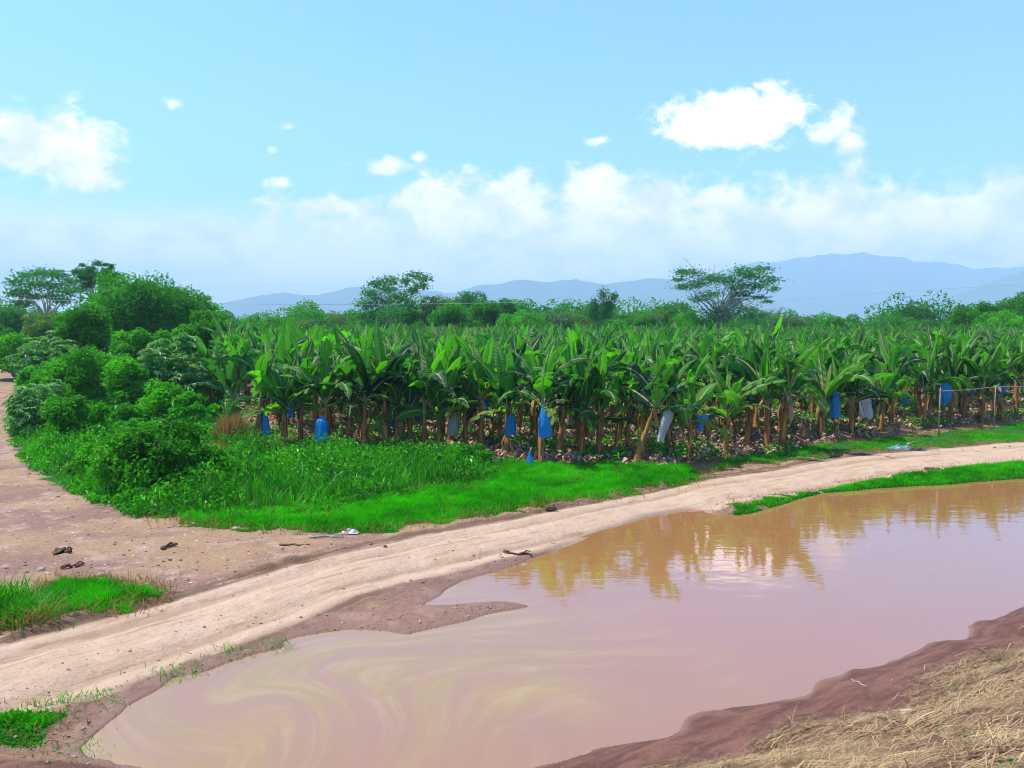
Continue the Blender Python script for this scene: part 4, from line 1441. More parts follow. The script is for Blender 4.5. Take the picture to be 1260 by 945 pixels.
# skyline behind the bananas
GT = 'trees of the treeline behind the plantation'
layered_tree('tall_tree', 'tall irregular tree with two high tufts, left of the middle', 478, 138, (478, 398),
             [(464, 350, 14, 6), (480, 345, 15, 6), (456, 361, 12, 6), (450, 375, 14, 8), (471, 371, 20, 9), (491, 366, 14, 8), (499, 346, 9, 5), (512, 339, 12, 5), (522, 343, 10, 5), (517, 352, 11, 5), (507, 358, 9, 5), (463, 388, 20, 9), (485, 385, 18, 9), (445, 388, 10, 6), (503, 376, 12, 8), (478, 356, 14, 6), (470, 402, 24, 9), (496, 398, 18, 9)], 'tree_dark', GT, 0.22, 0.46, 1.3)
make_tree('yellowish_tree', 'yellow-green tree right of the tall irregular tree', 541, 356, 400, 42, 138, 'tree_yellow', 2400, 0.42, 18, 0.2, GT, 'round', 0.4)
make_tree('round_tree', 'round-topped dark tree standing above the middle treeline', 578, 353, 385, 36, 150, 'tree_dark', 1900, 0.42, 14, 0.2, GT, 'round', 0.35)
make_tree('round_tree', 'dark square-topped tree right of the round-topped one', 625, 363, 400, 44, 145, 'tree_dark', 2600, 0.42, 18, 0.2, GT, 'round', 0.4)
make_tree('round_tree', 'wide dark tree under the round-topped tree', 580, 374, 405, 66, 135, 'tree_mid', 3000, 0.42, 22, 0.2, GT, 'round', 0.35)
make_tree('grey_tree', 'greyish pale-leaved tree right of the square-topped tree', 678, 383, 408, 48, 132, 'tree_grey', 2000, 0.4, 18, 0.2, GT, 'round', 0.5)
make_tree('round_tree', 'small dark tree between the square-topped and the greyish tree', 652, 374, 400, 30, 150, 'tree_dark', 1500, 0.42, 12, 0.2, GT, 'round', 0.4)
make_tree('brown_tree', 'brownish half-dry tree right of the plumed bamboo', 806, 376, 408, 50, 138, 'tree_yellow', 1900, 0.38, 18, 0.2, GT, 'open', 0.2)
make_tree('low_tree', 'yellowish low tree left of the plumed bamboo', 716, 390, 410, 50, 132, 'tree_yellow', 1800, 0.38, 16, 0.2, GT, 'round', 0.5)

make_tree('round_tree', 'bright bushy tree below the yellow-green tree of the middle treeline', 556, 370, 425, 42, 128, 'tree_mid', 2600, 0.4, 20, 0.2, GT, 'round', 0.6)
make_tree('round_tree', 'broad leafy tree between the round-topped and square-topped trees', 603, 368, 425, 40, 134, 'tree_mid', 2600, 0.4, 20, 0.2, GT, 'round', 0.5)
make_tree('round_tree', 'bright low tree in front of the square-topped tree', 640, 380, 425, 46, 124, 'shrub_light', 2600, 0.36, 20, 0.2, GT, 'round', 0.45)
make_tree('round_tree', 'mid-green tree just right of the greyish tree', 702, 384, 425, 40, 136, 'tree_mid', 2400, 0.4, 18, 0.2, GT, 'round', 0.5)
make_tree('round_tree', 'leafy tree just right of the plumed bamboo', 772, 382, 425, 46, 132, 'tree_mid', 2600, 0.4, 20, 0.2, GT, 'round', 0.55)
make_tree('round_tree', 'dense green tree at the left foot of the spreading tree', 838, 380, 425, 40, 136, 'tree_mid', 2400, 0.4, 18, 0.2, GT, 'round', 0.5)
# plumed bamboo
Yb = 140
root = tree_root('bamboo', 'plumed bamboo with one arching feathery cane above the treeline', 'bamboo', 738, Yb, GT)
z0 = root.location.z
stm, fol = MB(), MB()
for (tx, ty, cx_, cy_) in ((757, 366, 753, 355), (742, 359, 744, 362), (731, 372, 733, 366), (748, 378, 750, 372), (726, 384, 730, 376)):
    base = np.array([0, 0, 0.])
    e = at(tx, ty, Yb) - np.array([root.location.x, Yb, z0])
    c_ = at(cx_, cy_, Yb) - np.array([root.location.x, Yb, z0])
    t = np.linspace(0, 1, 12)[:, None]
    cv = (1 - t) ** 2 * base + 2 * t * (1 - t) * c_ + t ** 2 * e
    stm.tube(cv, 0.07 * (1.1 - t[:, 0]), 5, 0.5, False)
    k = 420
    s_ = 0.35 + 0.65 * rng.random(k)
    p = np.stack([np.interp(s_, t[:, 0], cv[:, q]) for q in range(3)], -1) + rng.normal(size=(k, 3)) * 0.45
    fol.leaves(p, rng.normal(size=(k, 3)) + [0, 0, .5], 0.5, 0.3, 0.2, np.clip(0.5 + rng.normal(size=k) * .25, 0, 1))
stm.build('cane', M['bark'], root, True)
fol.build('foliage', M['tree_dark'], root)

# spreading tree with a bare top
Ya = 128
root = tree_root('spreading_tree', 'wide spreading tree with layered foliage and bare twigs at its top', 'tree', 882, Ya, GT)
o0 = np.array(root.location)
tr, fo, tw = MB(), MB(), MB()
lay = [(848, 336, 17, 5), (842, 353, 14, 4), (862, 349, 18, 6), (876, 342, 20, 6), (893, 344, 18, 6), (915, 334, 17, 7), (926, 340, 18, 6), (938, 331, 12, 4), (946, 345, 14, 5), (953, 356, 8, 3), (930, 352, 20, 6), (905, 352, 18, 6), (912, 362, 18, 6), (860, 368, 14, 5), (875, 362, 14, 5),
       (900, 372, 18, 6), (890, 383, 22, 8), (918, 380, 16, 5), (935, 366, 10, 3), (944, 371, 6, 2), (838, 334, 7, 2.5), (836, 344, 7, 3), (880, 392, 20, 8), (925, 388, 18, 6)]
ends = []
fork = at(884, 380, Ya) - o0
for (px, py, rx, ry) in lay:
    Yd = Ya + rng.normal() * 2.2
    c = at(px, py, Yd) - o0
    ends.append(c)
    r = rx / F * Ya
    k = int(46 * rx * ry / 14 + 60)
    p = c + rng.normal(size=(k, 3)) * [r * 0.52, r * 0.6, ry / F * Ya * 0.5]
    fo.leaves(p, rng.normal(size=(k, 3)) * 0.5 + [0, 0, 1], 0.40 * (0.7 + 0.6 * rng.random(k)), 0.5, 0.25, np.clip(0.45 + rng.normal() * 0.2 + rng.normal(size=k) * .15, 0, 1))
limbs(tr, [0, 0, 0], fork, ends, 0.24)
for (px, py) in ((846, 322), (842, 318), (853, 326), (863, 329), (872, 328), (880, 326), (890, 327), (837, 328)):
    e = at(px, py, Ya) - o0
    b = at(866 + (px - 850) * .3, 348, Ya) - o0
    m_ = (e + b) / 2 + rng.normal(size=3) * .3
    tw.tube([b, m_, e], [0.05, 0.035, 0.015], 4, 0.5, False)
    for _ in range(7):
        s0 = b + (e - b) * (0.35 + 0.6 * rng.random())
        tw.tube([s0, s0 + rng.normal(size=3) * [0.55, .4, .3] + [0, 0, .45]], [0.022, 0.010], 3, 0.5, False)
tr.build('trunk', M['bark_pale'], root, True)
fo.build('crown', M['tree_dark'], root)
tw.build('bare_twig', M['bark_pale'], root, True)

# right-hand group
make_tree('round_tree', 'dark leafy tree at the left of the right-hand tree group', 1204, 371, 412, 54, 112, 'tree_mid', 3800, 0.36, 24, 0.2, GT, 'round', 0.35)
make_tree('round_tree', 'highest tree at the right edge of the picture', 1252, 361, 412, 66, 115, 'tree_mid', 4200, 0.36, 26, 0.2, GT, 'round', 0.5)
make_tree('round_tree', 'bushy tree in front between the two right-edge trees', 1228, 380, 416, 60, 104, 'shrub_light', 3400, 0.34, 22, 0.2, GT, 'round', 0.45)
make_tree('round_tree', 'bright rounded tree between the spreading tree and the right group', 1029, 385, 412, 34, 125, 'tree_mid', 2200, 0.36, 16, 0.18, GT, 'round', 0.7)
make_tree('round_tree', 'wide dark tree right of the bright rounded tree', 1097, 387, 412, 62, 130, 'tree_mid', 2800, 0.38, 20, 0.18, GT, 'round', 0.35)
make_tree('round_tree', 'pale tree right of the spreading tree at treeline height', 963, 388, 410, 40, 150, 'tree_grey', 1600, 0.4, 14, 0.18, GT, 'round', 0.4)

# low trees filling the treeline: six prototypes copied
protos = []
mats6 = ['tree_mid', 'tree_dark', 'tree_yellow', 'tree_mid', 'shrub_light', 'tree_mid']
spots = []
xs_ = [450, 508, 532, 562, 596, 612, 648, 668, 700, 770, 792, 818, 845, 925, 950, 288, 316, 340, 366, 392, 416, 440, 456, 500, 528, 556, 604, 640, 664, 694, 724, 756, 780, 824, 846, 866, 908, 934, 986, 1008, 1052, 1072, 1124, 1148, 1172, 1190, -10, 30, 300, 330, 380, 430]
tops = [380, 376, 372, 378, 376, 380, 382, 386, 386, 388, 384, 382, 386, 388, 386, 388, 392, 389, 393, 390, 386, 392, 394, 390, 386, 391, 389, 390, 393, 391, 396, 394, 388, 391, 389, 393, 394, 391, 392, 393, 391, 394, 390, 393, 391, 388, 398, 404, 402, 400, 399, 400]
lmk = [(252, 'the dark round tree'), (474, 'the tall tufted tree'), (578, 'the round-topped dark tree'), (678, 'the greyish tree'), (738, 'the plumed bamboo'), (882, 'the spreading tree'), (1029, 'the bright rounded tree'), (1097, 'the wide dark tree'), (1204, 'the right-hand tree group')]
tonew = {'tree_mid': 'mid green', 'tree_dark': 'blue-green', 'tree_yellow': 'yellowish', 'shrub_light': 'bright green'}
used_lab = {}
for k, (px, tp) in enumerate(zip(xs_, tops)):
    Y = 128 + 45 * rng.random() if k < 46 else 100 + 15 * rng.random()
    mk = mats6[k % 6]
    lk = min(lmk, key=lambda l: abs(l[0] - px))
    side = 'right' if px > lk[0] else 'left'
    key = (mk, lk[1], side)
    used_lab[key] = used_lab.get(key, 0) + 1
    n_ = used_lab[key]
    if k >= 46:
        lab = f'near low {tonew[mk]} tree, ' + ('at the left edge' if px < 0 else 'beside the hazy tree' if px < 100 else ['', 'nearest', 'next nearest', 'third nearest', 'fourth nearest', 'fifth nearest'][n_] + f' on the {side} of {lk[1]}')
    else:
        lab = f'low {tonew[mk]} treeline tree, {["", "first", "second", "third", "fourth", "fifth", "sixth"][n_]} such {side} of {lk[1]}'
    if k < 6:
        r0 = make_tree('low_tree', lab, px, tp, 432, 44 + 18 * rng.random(), Y, mk, 2400, 0.40, 16, 0.15, GT, 'round', 0.45)
        protos.append((r0, zpx(tp, Y)))
        KIDS[r0.name] = [c for c in r0.children]
    else:
        r0, h0 = protos[k % 6]
        x = (px - 630) / F * Y * CP
        s_ = zpx(tp, Y) / h0
        dup(r0, (x, Y, G(x, Y) - .05), float(rng.random() * 6.28), float(s_ * (0.95 + .2 * rng.random())), lab, GT, float(s_))

# far woods beyond: one mass
far = MB()
n = 420
ang = rng.uniform(-0.70, 0.70, n)
dist = 170 + 900 * rng.random(n) ** 2
for a, d in zip(ang, dist):
    x, y = d * math.tan(a), d
    hgt = (5.0 + 4.0 * rng.random()) * (1 + 0.0012 * d)
    r = 2.2 + 2.6 * rng.random() + d * 0.006
    k = 7
    pts = shell_pts(k, 0, hgt - r * 0.7, r, r, r * 0.7, -0.4) + [x, y, 2.0]
    crown(far, pts, r * (0.4 + 0.3 * rng.random(k)), 1000, 0.5 + d * 0.0007, 0.6, 0.7, float(np.clip(0.4 + rng.normal() * .3, 0, 1)), 0.2, 0.8, 0.03)
    far.tube([[x, y, 0], [x, y, hgt - r]], [.15, .1], 4, 0.2, False)
tag(far.build('far_woods', M['tree_mid'], None), 'mass of far woods behind the treeline', 'woods', kind='stuff')


# ------------------------------------------------------------------ ground cover (stuff)
def scatter(poly, n, rej=None, ymax=1e9):
    lo, hi = poly.min(0), poly.max(0)
    lo[0] = max(lo[0], -0.7 * min(hi[1], ymax))
    hi[1] = min(hi[1], ymax)
    p = rng.uniform(lo, hi, (n, 2))
    d = sdf(p[:, 0], p[:, 1], poly)
    nz = (fbm(p[:, 0] * 2.3, p[:, 1] * 2.3, 21, 4) - .5)
    m = (d + nz * (rej or 0.5)) < 0
    p, d = p[m], d[m]
    return np.concatenate([p, terrain(p[:, 0], p[:, 1])[:, None]], 1), d


# short grass
mb = MB()
for poly, dens, h in ((grass_strip, 900, 0.24), (grass_edge, 330, 0.16), (grass_spit, 1100, 0.16), (grass_left, 1800, 0.26), (grass_low, 1600, 0.11)):
    lo, hi = poly.min(0), poly.max(0)
    n = int(np.prod(hi - lo) * dens)
    b, d = scatter(poly, n, 1.25)
    ok_ = b[:, 2] > 0.005
    b, d = b[ok_], d[ok_]
    patch = fbm(b[:, 0] * 0.7, b[:, 1] * 0.7, 81, 3)
    if poly is grass_edge:
        keep = patch + rng.normal(size=len(b)) * 0.06 > 0.45
        b, patch, d = b[keep], patch[keep], d[keep]
    m = len(b)
    clump = fbm(b[:, 0] * 3, b[:, 1] * 3, 91, 2)
    hh = h * (0.35 + 0.6 * rng.random(m) + 1.3 * (clump - .4))
    hh = hh * (0.3 + 0.7 * sstep(0.02, -0.35, d[:len(hh)] if len(d) == len(hh) else np.full(len(hh), -1.0)))
    mb.blades(b, np.maximum(hh, .03), 0.016 + 0.012 * rng.random(m), rng.normal(size=(m, 2)) * h * 0.42, np.clip(0.15 + 1.5 * (patch - .4) + 1.2 * (clump - .45) + rng.normal(size=m) * .25, 0, 1), 2)
md = MB()
for poly, dens, h in ((grass_strip, 130, 0.26), (grass_edge, 160, 0.2), (grass_spit, 120, 0.16), (grass_left, 260, 0.26), (grass_low, 160, 0.12)):
    lo, hi = poly.min(0) - .25, poly.max(0) + .25
    b = rng.uniform(lo, hi, (int(np.prod(hi - lo) * dens), 2))
    dd = sdf(b[:, 0], b[:, 1], poly)
    pr_ = np.exp(-(dd / 0.35) ** 2) + 0.5 * (dd < 0) * sstep(0.5, 0.62, fbm(b[:, 0] * .8, b[:, 1] * .8, 171, 3))
    b = b[rng.random(len(b)) < pr_]
    b = np.concatenate([b, terrain(b[:, 0], b[:, 1])[:, None]], 1)
    b = b[b[:, 2] > .01]
    md.blades(b, h * (.35 + .8 * rng.random(len(b))), 0.014, rng.normal(size=(len(b), 2)) * h * .6, rng.random(len(b)), 2)
tag(md.build('dry_grass', M['dry_grass'], None), 'straw-coloured blades along the edges of the grass', 'dry grass', kind='stuff')
tag(mb.build('grass', M['grass'], None), 'short vivid green grass along the road and pond', 'grass', kind='stuff')

# scattered sprouts on the wet bank
mb = MB()
for (px, py, n, sp, h) in ((85, 860, 90, .16, .14), (128, 858, 60, .12, .12), (62, 866, 50, .12, .10), (20, 880, 120, .25, .13), (205, 832, 80, .15, .16), (240, 826, 50, .15, .15), (285, 803, 60, .13, .16), (345, 795, 110, .16, .17), (120, 925, 50, .14, .16), (150, 915, 30, .2, .14), (45, 925, 30, .2, .12), (90, 922, 30, .2, .12),
                        (208, 728, 60, .2, .10), (920, 634, 80, .3, .1), (985, 617, 200, .5, .12), (930, 640, 40, .2, .08)):
    c = PT(px, py)[0]
    b = np.stack([c[0] + rng.normal(size=n) * sp * 1.6, c[1] + rng.normal(size=n) * sp, np.zeros(n)], -1)
    b[:, 2] = terrain(b[:, 0], b[:, 1])
    mb.blades(b, h * (0.3 + .7 * rng.random(n)), 0.010, rng.normal(size=(n, 2)) * h * 0.6, np.clip(0.3 + rng.normal(size=n) * .25, 0, 1), 2)
tag(mb.build('sprouts', M['grass'], None), 'scattered green sprouts on the wet mud', 'sprouts', kind='stuff')

# leafy weeds
mb = MB()
b, d = scatter(weeds_poly, 52000, 0.5, 55)
keep = (np.abs(b[:, 0]) < 0.66 * b[:, 1] + 1) & (rng.random(len(b)) < np.clip(1.7 - b[:, 1] / 34, .3, 1))
b, d = b[keep], d[keep]
hf = sstep(0, -1.2, d) * (0.12 + 1.25 * fbm(b[:, 0] * 1.1, b[:, 1] * 1.1, 101, 3) ** 1.4) + 0.15
kind = fbm(b[:, 0] * 0.35, b[:, 1] * .35, 111, 3) + rng.normal(size=len(b)) * 0.08
patch = fbm(b[:, 0] * 0.9, b[:, 1] * .9, 121, 3)
leafy = b[kind < 0.60]
lh, lp = hf[kind < 0.60], patch[kind < 0.60]
for k in range(9):
    n = len(leafy)
    a = rng.random(n) * 6.28
    ht = lh * (0.25 + 0.85 * rng.random(n))
    rr = 0.05 + 0.16 * rng.random(n)
    out = np.stack([np.cos(a), np.sin(a), np.zeros(n)], -1)
    c = leafy + out * rr[:, None] + np.array([0, 0, 1.]) * ht[:, None]
    mb.leaves(c, out * 0.7 + np.array([0, 0, 1.]) + rng.normal(size=(n, 3)) * .65, 0.06 + 0.16 * rng.random(n) ** 2, 0.5, 0.35, np.clip(0.10 + 1.6 * (lp - .35) + rng.normal(size=n) * .34, 0, 1), out - [0, 0, .3])
bl = b[kind >= 0.50]
bh, bp = hf[kind >= 0.50], patch[kind >= 0.50]
for k in range(4):
    n = len(bl)
    o = bl + np.concatenate([rng.normal(size=(n, 2)) * .08, np.zeros((n, 1))], 1)
    mb.blades(o, bh * (0.6 + 0.7 * rng.random(n)), 0.018 + 0.016 * rng.random(n), rng.normal(size=(n, 2)) * 0.22, np.clip(0.2 + 1.6 * (bp - .35) + rng.normal(size=n) * .34, 0, 1), 3)
tag(mb.build('weeds', M['weed'], None), 'knee-high green weeds covering the left bank', 'weeds', kind='stuff')

# undergrowth between banana trunks and dry leaf litter on the plantation floor
mb = MB()
lo, hi = np.array([-16, 27]), np.array([50, 58])
p = rng.uniform(lo, hi, (26000, 2))
fd_ = sdf(p[:, 0], p[:, 1], field_poly)
dfr, _, _ = seg_dist(p[:, 0], p[:, 1], fe, False)
m = (fd_ < 0.6) & (dfr < 16) & (np.abs(p[:, 0]) < .66 * p[:, 1])
p = p[m]
g_ = np.concatenate([p, terrain(p[:, 0], p[:, 1])[:, None] + 0.03], 1)
n = len(g_)
for k in range(3):
    o = g_ + rng.normal(size=(n, 3)) * [.25, .25, 0.0]
    o[:, 2] += 0.03 + 0.12 * rng.random(n) ** 2
    mb.leaves(o, rng.normal(size=(n, 3)) * .35 + [0, 0, 1], 0.18 + 0.45 * rng.random(n) ** 2, 0.28, 0.6, rng.random(n))
tag(mb.build('leaf_litter', M['litter'], None), 'dry fallen leaves under the banana plants', 'leaf litter', kind='stuff')
mb = MB()
cl = fbm(p[:, 0] * .55, p[:, 1] * .55, 131, 3)
u = g_[cl > 0.53]
n = len(u)
for k in range(5):
    o = u + rng.normal(size=(n, 3)) * [.15, .15, 0]
    o[:, 2] = u[:, 2] + 0.35 * rng.random(n)
    mb.leaves(o, rng.normal(size=(n, 3)) * .5 + [0, 0, 1], 0.10 + 0.16 * rng.random(n), 0.45, 0.3, np.clip(.4 + rng.normal(size=n) * .3, 0, 1))
tag(mb.build('undergrowth', M['weed'], None), 'patchy green undergrowth between the banana trunks', 'undergrowth', kind='stuff')

# straw and dead grass on the embankment
def levee_scatter(n):
    x = rng.uniform(-3, 26, n)
    y = rng.uniform(1.5, 24, n)
    z, A = terrain(x, y, True)
    m = (A['levee'] > .5) & (rng.random(n) < A['straw'] ** 1.5)
    pp = np.stack([x, y, z], -1)[m]
    d = pp - [0, 0, H]
    vx = 630 + F * d[:, 0] / (d[:, 1] * CP - d[:, 2] * SP)
    vis = d[:, 1] > 0
    vyy = 472.5 - F * (d[:, 1] * SP + d[:, 2] * CP) / (d[:, 1] * CP - d[:, 2] * SP)
    inn = (vx > 560) & (vx < 1420) & (vyy < 1120)
    return pp[vis & (inn | (rng.random(len(pp)) < 0.4))]


mb = MB()
b = levee_scatter(900000)
dens = fbm(b[:, 0] * 1.6, b[:, 1] * 1.6, 141, 4)
b = b[rng.random(len(b)) < sstep(0.40, 0.60, dens) * 0.66 + 0.17]
n = len(b)
L = 0.10 + 0.50 * rng.random(n) ** 2.2
a = R(36) + rng.normal(size=n) * 1.0
dv = np.stack([np.cos(a), np.sin(a), np.zeros(n)], -1)
grad = 0.5
for part in range(1):
    sd = np.stack([-np.sin(a), np.cos(a), np.zeros(n)], -1) * (0.0018 + 0.0030 * rng.random(n))[:, None]
    lift = (0.005 + 0.05 * rng.random(n) ** 3)[:, None] * np.array([0, 0, 1.])
    bend = sd / np.linalg.norm(sd, axis=1)[:, None] * (rng.normal(size=n) * .06)[:, None]
    slope = np.array([0.593, -0.805]) * 0.56
    sl = (dv[:, 0] * slope[0] + dv[:, 1] * slope[1])[:, None] * np.array([0, 0, 1.])
    d3 = (dv + sl) * L[:, None] * 0.5
    p0 = b - d3 + [0, 0, .008]
    p1 = b + lift + bend + [0, 0, .015]
    p2 = b + d3 + [0, 0, .01] + lift * rng.random((n, 1))
    v = np.stack([p0 - sd, p0 + sd, p1 - sd, p1 + sd, p2], 1).reshape(-1, 3)
    o = np.arange(n)[:, None] * 5
    mb.add(v, np.concatenate([o, o + 1, o + 3, o + 2], 1), np.concatenate([o + 2, o + 3, o + 4], 1), np.repeat(np.clip(0.36 + 1.4 * (fbm(b[:, 0] * 2.4, b[:, 1] * 2.4, 151, 3) - .5) + rng.normal(size=n) * .32, 0, 1), 5))
print('straws', n)
# upright dead tufts
b = levee_scatter(3500)
c = b[:150]
for q in c[:110]:
    n = int(rng.integers(12, 40))
    bb = q + np.concatenate([rng.normal(size=(n, 2)) * .07, np.zeros((n, 1))], 1)
    mb.blades(bb, 0.08 + 0.16 * rng.random(n), 0.008, rng.normal(size=(n, 2)) * 0.14 + [-0.05, 0.05], np.clip(.45 + rng.normal() * .15 + rng.normal(size=n) * .2, 0, 1), 3)
tag(mb.build('straw', M['straw'], None), 'dry straw and dead grass covering the embankment', 'straw', kind='stuff')
mb = MB()
b = levee_scatter(4200)
for q in b[:70]:
    n = int(rng.integers(8, 26))
    bb = q + np.concatenate([rng.normal(size=(n, 2)) * .06, .02 + .04 * rng.random((n, 1))], 1)
    mb.leaves(bb, rng.normal(size=(n, 3)) * .4 + [0, 0, 1], 0.03 + .03 * rng.random(n), .6, .2, np.clip(.15 + rng.normal(size=n) * .25, 0, 1))
tag(mb.build('seedlings', M['weed'], None), 'small green seedlings among the straw', 'seedlings', kind='stuff')

# pebbles and clods
M['pebble'] = plain_mat('pebble', (0.44, 0.33, 0.27), 0.9, 0.15, 0.5, 3.0, coord='POS', dark=(0.17, 0.11, 0.085))
mb = MB()


def pebbles(c, sp, n, r0):
    for _ in range(n):
        x, y = c[0] + rng.normal() * sp[0], c[1] + rng.normal() * sp[1]
        r = r0 * (0.4 + 1.0 * rng.random() ** 2)
        mb.blob([x, y, G(x, y) + r * .25], [r, r * .8, r * .55], 6, 5, .45)


for (px, py, sx, sy, n, r0) in ((120, 700, 1.6, .8, 60, .035), (300, 668, 3, .5, 50, .03), (60, 910, .5, .3, 50, .025), (160, 868, .8, .3, 50, .022), (480, 772, 2.2, .25, 90, .025), (600, 752, 1.0, .15, 50, .02), (260, 812, 1.2, .25, 50, .02), (1130, 553, 4, .6, 60, .05), (640, 690, 1.0, .2, 30, .025), (420, 700, 3, .5, 30, .025)):
    pebbles(PT(px, py)[0], (sx, sy), n, r0)
gp = P(rng.uniform(-20, 1260, 2200), rng.uniform(560, 905, 2200), .3)
z_, A_ = terrain(gp[:, 0], gp[:, 1], True)
gk = (A_['grass'] < .3) & (A_['weeds'] < .4) & (A_['dpond'] > .15) & (A_['levee'] <= 0) & ((A_['road'] < .5) | (rng.random(2200) < .25))
for q, zq in zip(gp[gk], z_[gk]):
    r = (0.009 + 0.028 * rng.random() ** 3) * (q[1] / 18)
    mb.blob([q[0], q[1], zq + r * .25], [r * (1 + rng.random()), r, r * .5], 6, 5, .5, float(rng.random()))
b = levee_scatter(2600)
for q in b[:110]:
    r = 0.012 + 0.03 * rng.random() ** 2
    mb.blob(q + [0, 0, r * .3], [r, r, r * .6], 6, 5, .5)
tag(mb.build('gravel', M['pebble'], None, False), 'small stones and clods on the bare soil', 'gravel', kind='stuff')

# ------------------------------------------------------------------ single small things
M['wood_dark'] = plain_mat('dark_wood', (0.19, 0.125, 0.085), .85, .2, .4, 6, .01, (1, 4, 4))
M['wood_pale'] = plain_mat('pale_wood', (0.46, 0.40, 0.36), .85, .2, .3, 6, .01, (1, 4, 4))
M['stone'] = plain_mat('pale_stone', (0.48, 0.43, 0.40), .8, .3, .25, 12, .01)
M['plastic_white'] = plain_mat('white_plastic', (0.55, 0.57, 0.60), .4, .5, .15, 8)
M['plastic_blue'] = plain_mat('faded_blue_plastic', (0.18, 0.36, 0.52), .4, .5, .3, 6)
M['plastic_dark'] = plain_mat('dark_plastic', (0.03, 0.035, 0.05), .5, .5, .3, 6)
M['steel'] = plain_mat('rusty_pipe', (0.40, 0.28, 0.23), .6, .4, .3, 10)


def stick(label, a, b, r, m='wood_dark', name='stick', fork=True):
    A_, B_ = PT(*a)[0], PT(*b)[0]
    c = (A_ + B_) / 2
    root = thing(name, label, name.replace('_', ' '), c)
    n = 7
    t = np.linspace(0, 1, n)
    p = A_ - c + np.outer(t, B_ - A_) + rng.normal(size=(n, 3)) * [r, r, r * .3] * 1.2
    p[:, 2] += r * 0.9
    mb = MB()
    mb.tube(p, r * (1 - .45 * t) * (1 + .15 * rng.normal(size=n)), 7, .5, True, .2)
    mb.build('branch', M[m], root, True)
    if fork:
        mb = MB()
        e = p[4] + (B_ - A_) * .25 + [0, r * 3, r * .3]
        mb.tube([p[4], (p[4] + e) / 2 + [0, 0, r], e], [r * .6, r * .45, r * .25], 6, .5, True, .1)
        mb.build('twig', M[m], root, True)
    return root


stick('dark stick lying alone on the tan dirt', (193, 677), (217, 673), .05)
stick('dark stick near the white stone on the left clearing', (78, 700), (100, 696), .04)
stick('short dark branch among rubble at the far left clearing', (70, 681), (84, 680), .06)
stick('thin flat stick on the dirt towards the grass strip', (344, 671), (380, 671), .025, fork=False)
stick('grey driftwood branch at the foot of the grass strip', (384, 662), (422, 661), .03, 'wood_pale', 'branch')
stick('brown stick on the road beside the right grass verge', (1142, 578), (1158, 578.5), .05, fork=False)
stick('short dark twig at the road edge over the far shore', (617, 682), (655, 684), .035)
stick('thin straw-coloured stick poking out of the silt', (1046, 835), (1066, 846), .010, 'wood_pale', fork=False)
stick('small pale stick leaning on the verge beside the blue litter', (1118, 548), (1127, 544), .04, 'wood_pale', fork=False)


def rock(label, px, py, w, m='stone', name='stone', flat=.6, cat=None, n=1):
    c = PT(px, py)[0]
    r = w / F * np.linalg.norm(c - [0, 0, H]) * .5
    root = thing(name, label, cat or name.replace('_', ' '), c)
    mb = MB()
    mb.blob([0, 0, r * flat * .5], [r, r * .8, r * flat], 11, 8, .22)
    mb.build(name, M[m], root, False)
    return root


def rock1(*a, **k):
    """a one-mesh stone: the mesh itself is the thing"""
    root = rock(*a, **k)
    ch = root.children[0]
    loc, lab, cat = root.location.copy(), root['label'], root['category']
    ch.parent = None
    ch.location = loc
    tag(ch, lab, cat, k.get('group'))
    bpy.data.objects.remove(root)
    return ch


rock1('white stone beside the grass tussock on the left clearing', 51, 702, 8)
rock1('pale stone at the top edge of the left grass patch', 125, 709, 9)
rock1('small white stone right of the left grass patch', 181, 719, 5)
rock1('white stone at the lower edge of the grass strip', 290, 651, 10, flat=.4)
rock1('tiny white stone left of the grass strip corner', 238, 645, 5)
rock1('dark pebble on the tan road below the grass strip', 474, 673, 5, m='wood_dark')
rock1('pale flat stone at the left end of the waterline', 165, 938, 10, flat=.35)
rock1('small brown clod sitting in the shallows by the pale flat stone', 186, 932, 6, m='wood_dark', name='clod')
rock1('pale clod in the water near the far shore, by the reflections', 820, 636, 6, m='stone', name='clod')

# lump of driftwood on the road's upper edge
root = thing('driftwood', 'dark lump of driftwood on the upper road edge beside the grass', 'driftwood', PT(677, 629)[0])
mb = MB()
mb.tube([[-.14, 0, .06], [-.04, .02, .11], [.08, 0, .09], [.17, .02, .05]], [.05, .085, .075, .04], 8, .5, True, .35)
mb.build('log', M['wood_dark'], root)
mb = MB()
mb.tube([[.05, 0, .12], [.10, -.05, .2], [.16, -.06, .22]], [.03, .02, .01], 6)
mb.build('root_stub', M['wood_dark'], root, True)


def litter_sheet(name, label, px, py, w, d, h, m, seed, m2=None):
    r = np.random.default_rng(seed)
    c = PT(px, py)[0]
    n = 13
    u, v = np.meshgrid(np.linspace(-.5, .5, n), np.linspace(-.5, .5, n))
    z = h * np.clip(fbm(u.ravel() * 5 + seed, v.ravel() * 5, 7, 3) * 1.6 - .35, 0.03, 1) * (1 - (2 * np.hypot(u, v).ravel()).clip(0, 1) ** 3)
    edge = 1 + .3 * (fbm(np.arctan2(v, u).ravel() * 2 + seed, np.zeros(n * n), 5, 2) - .5)
    V = np.stack([u.ravel() * w * edge, v.ravel() * d * edge, z + .012], -1)
    i, j = np.meshgrid(np.arange(n - 1), np.arange(n - 1), indexing='ij')
    q = np.stack([i * n + j, i * n + j + 1, (i + 1) * n + j + 1, (i + 1) * n + j], -1).reshape(-1, 4)
    V2 = np.vstack([V, V - [0, 0, .008]])
    mb = MB()
    mb.add(V2, np.vstack([q, q[:, ::-1] + n * n]))
    o = mb.build(name, M[m], None, False)
    o.location = c
    return tag(o, label, 'litter')


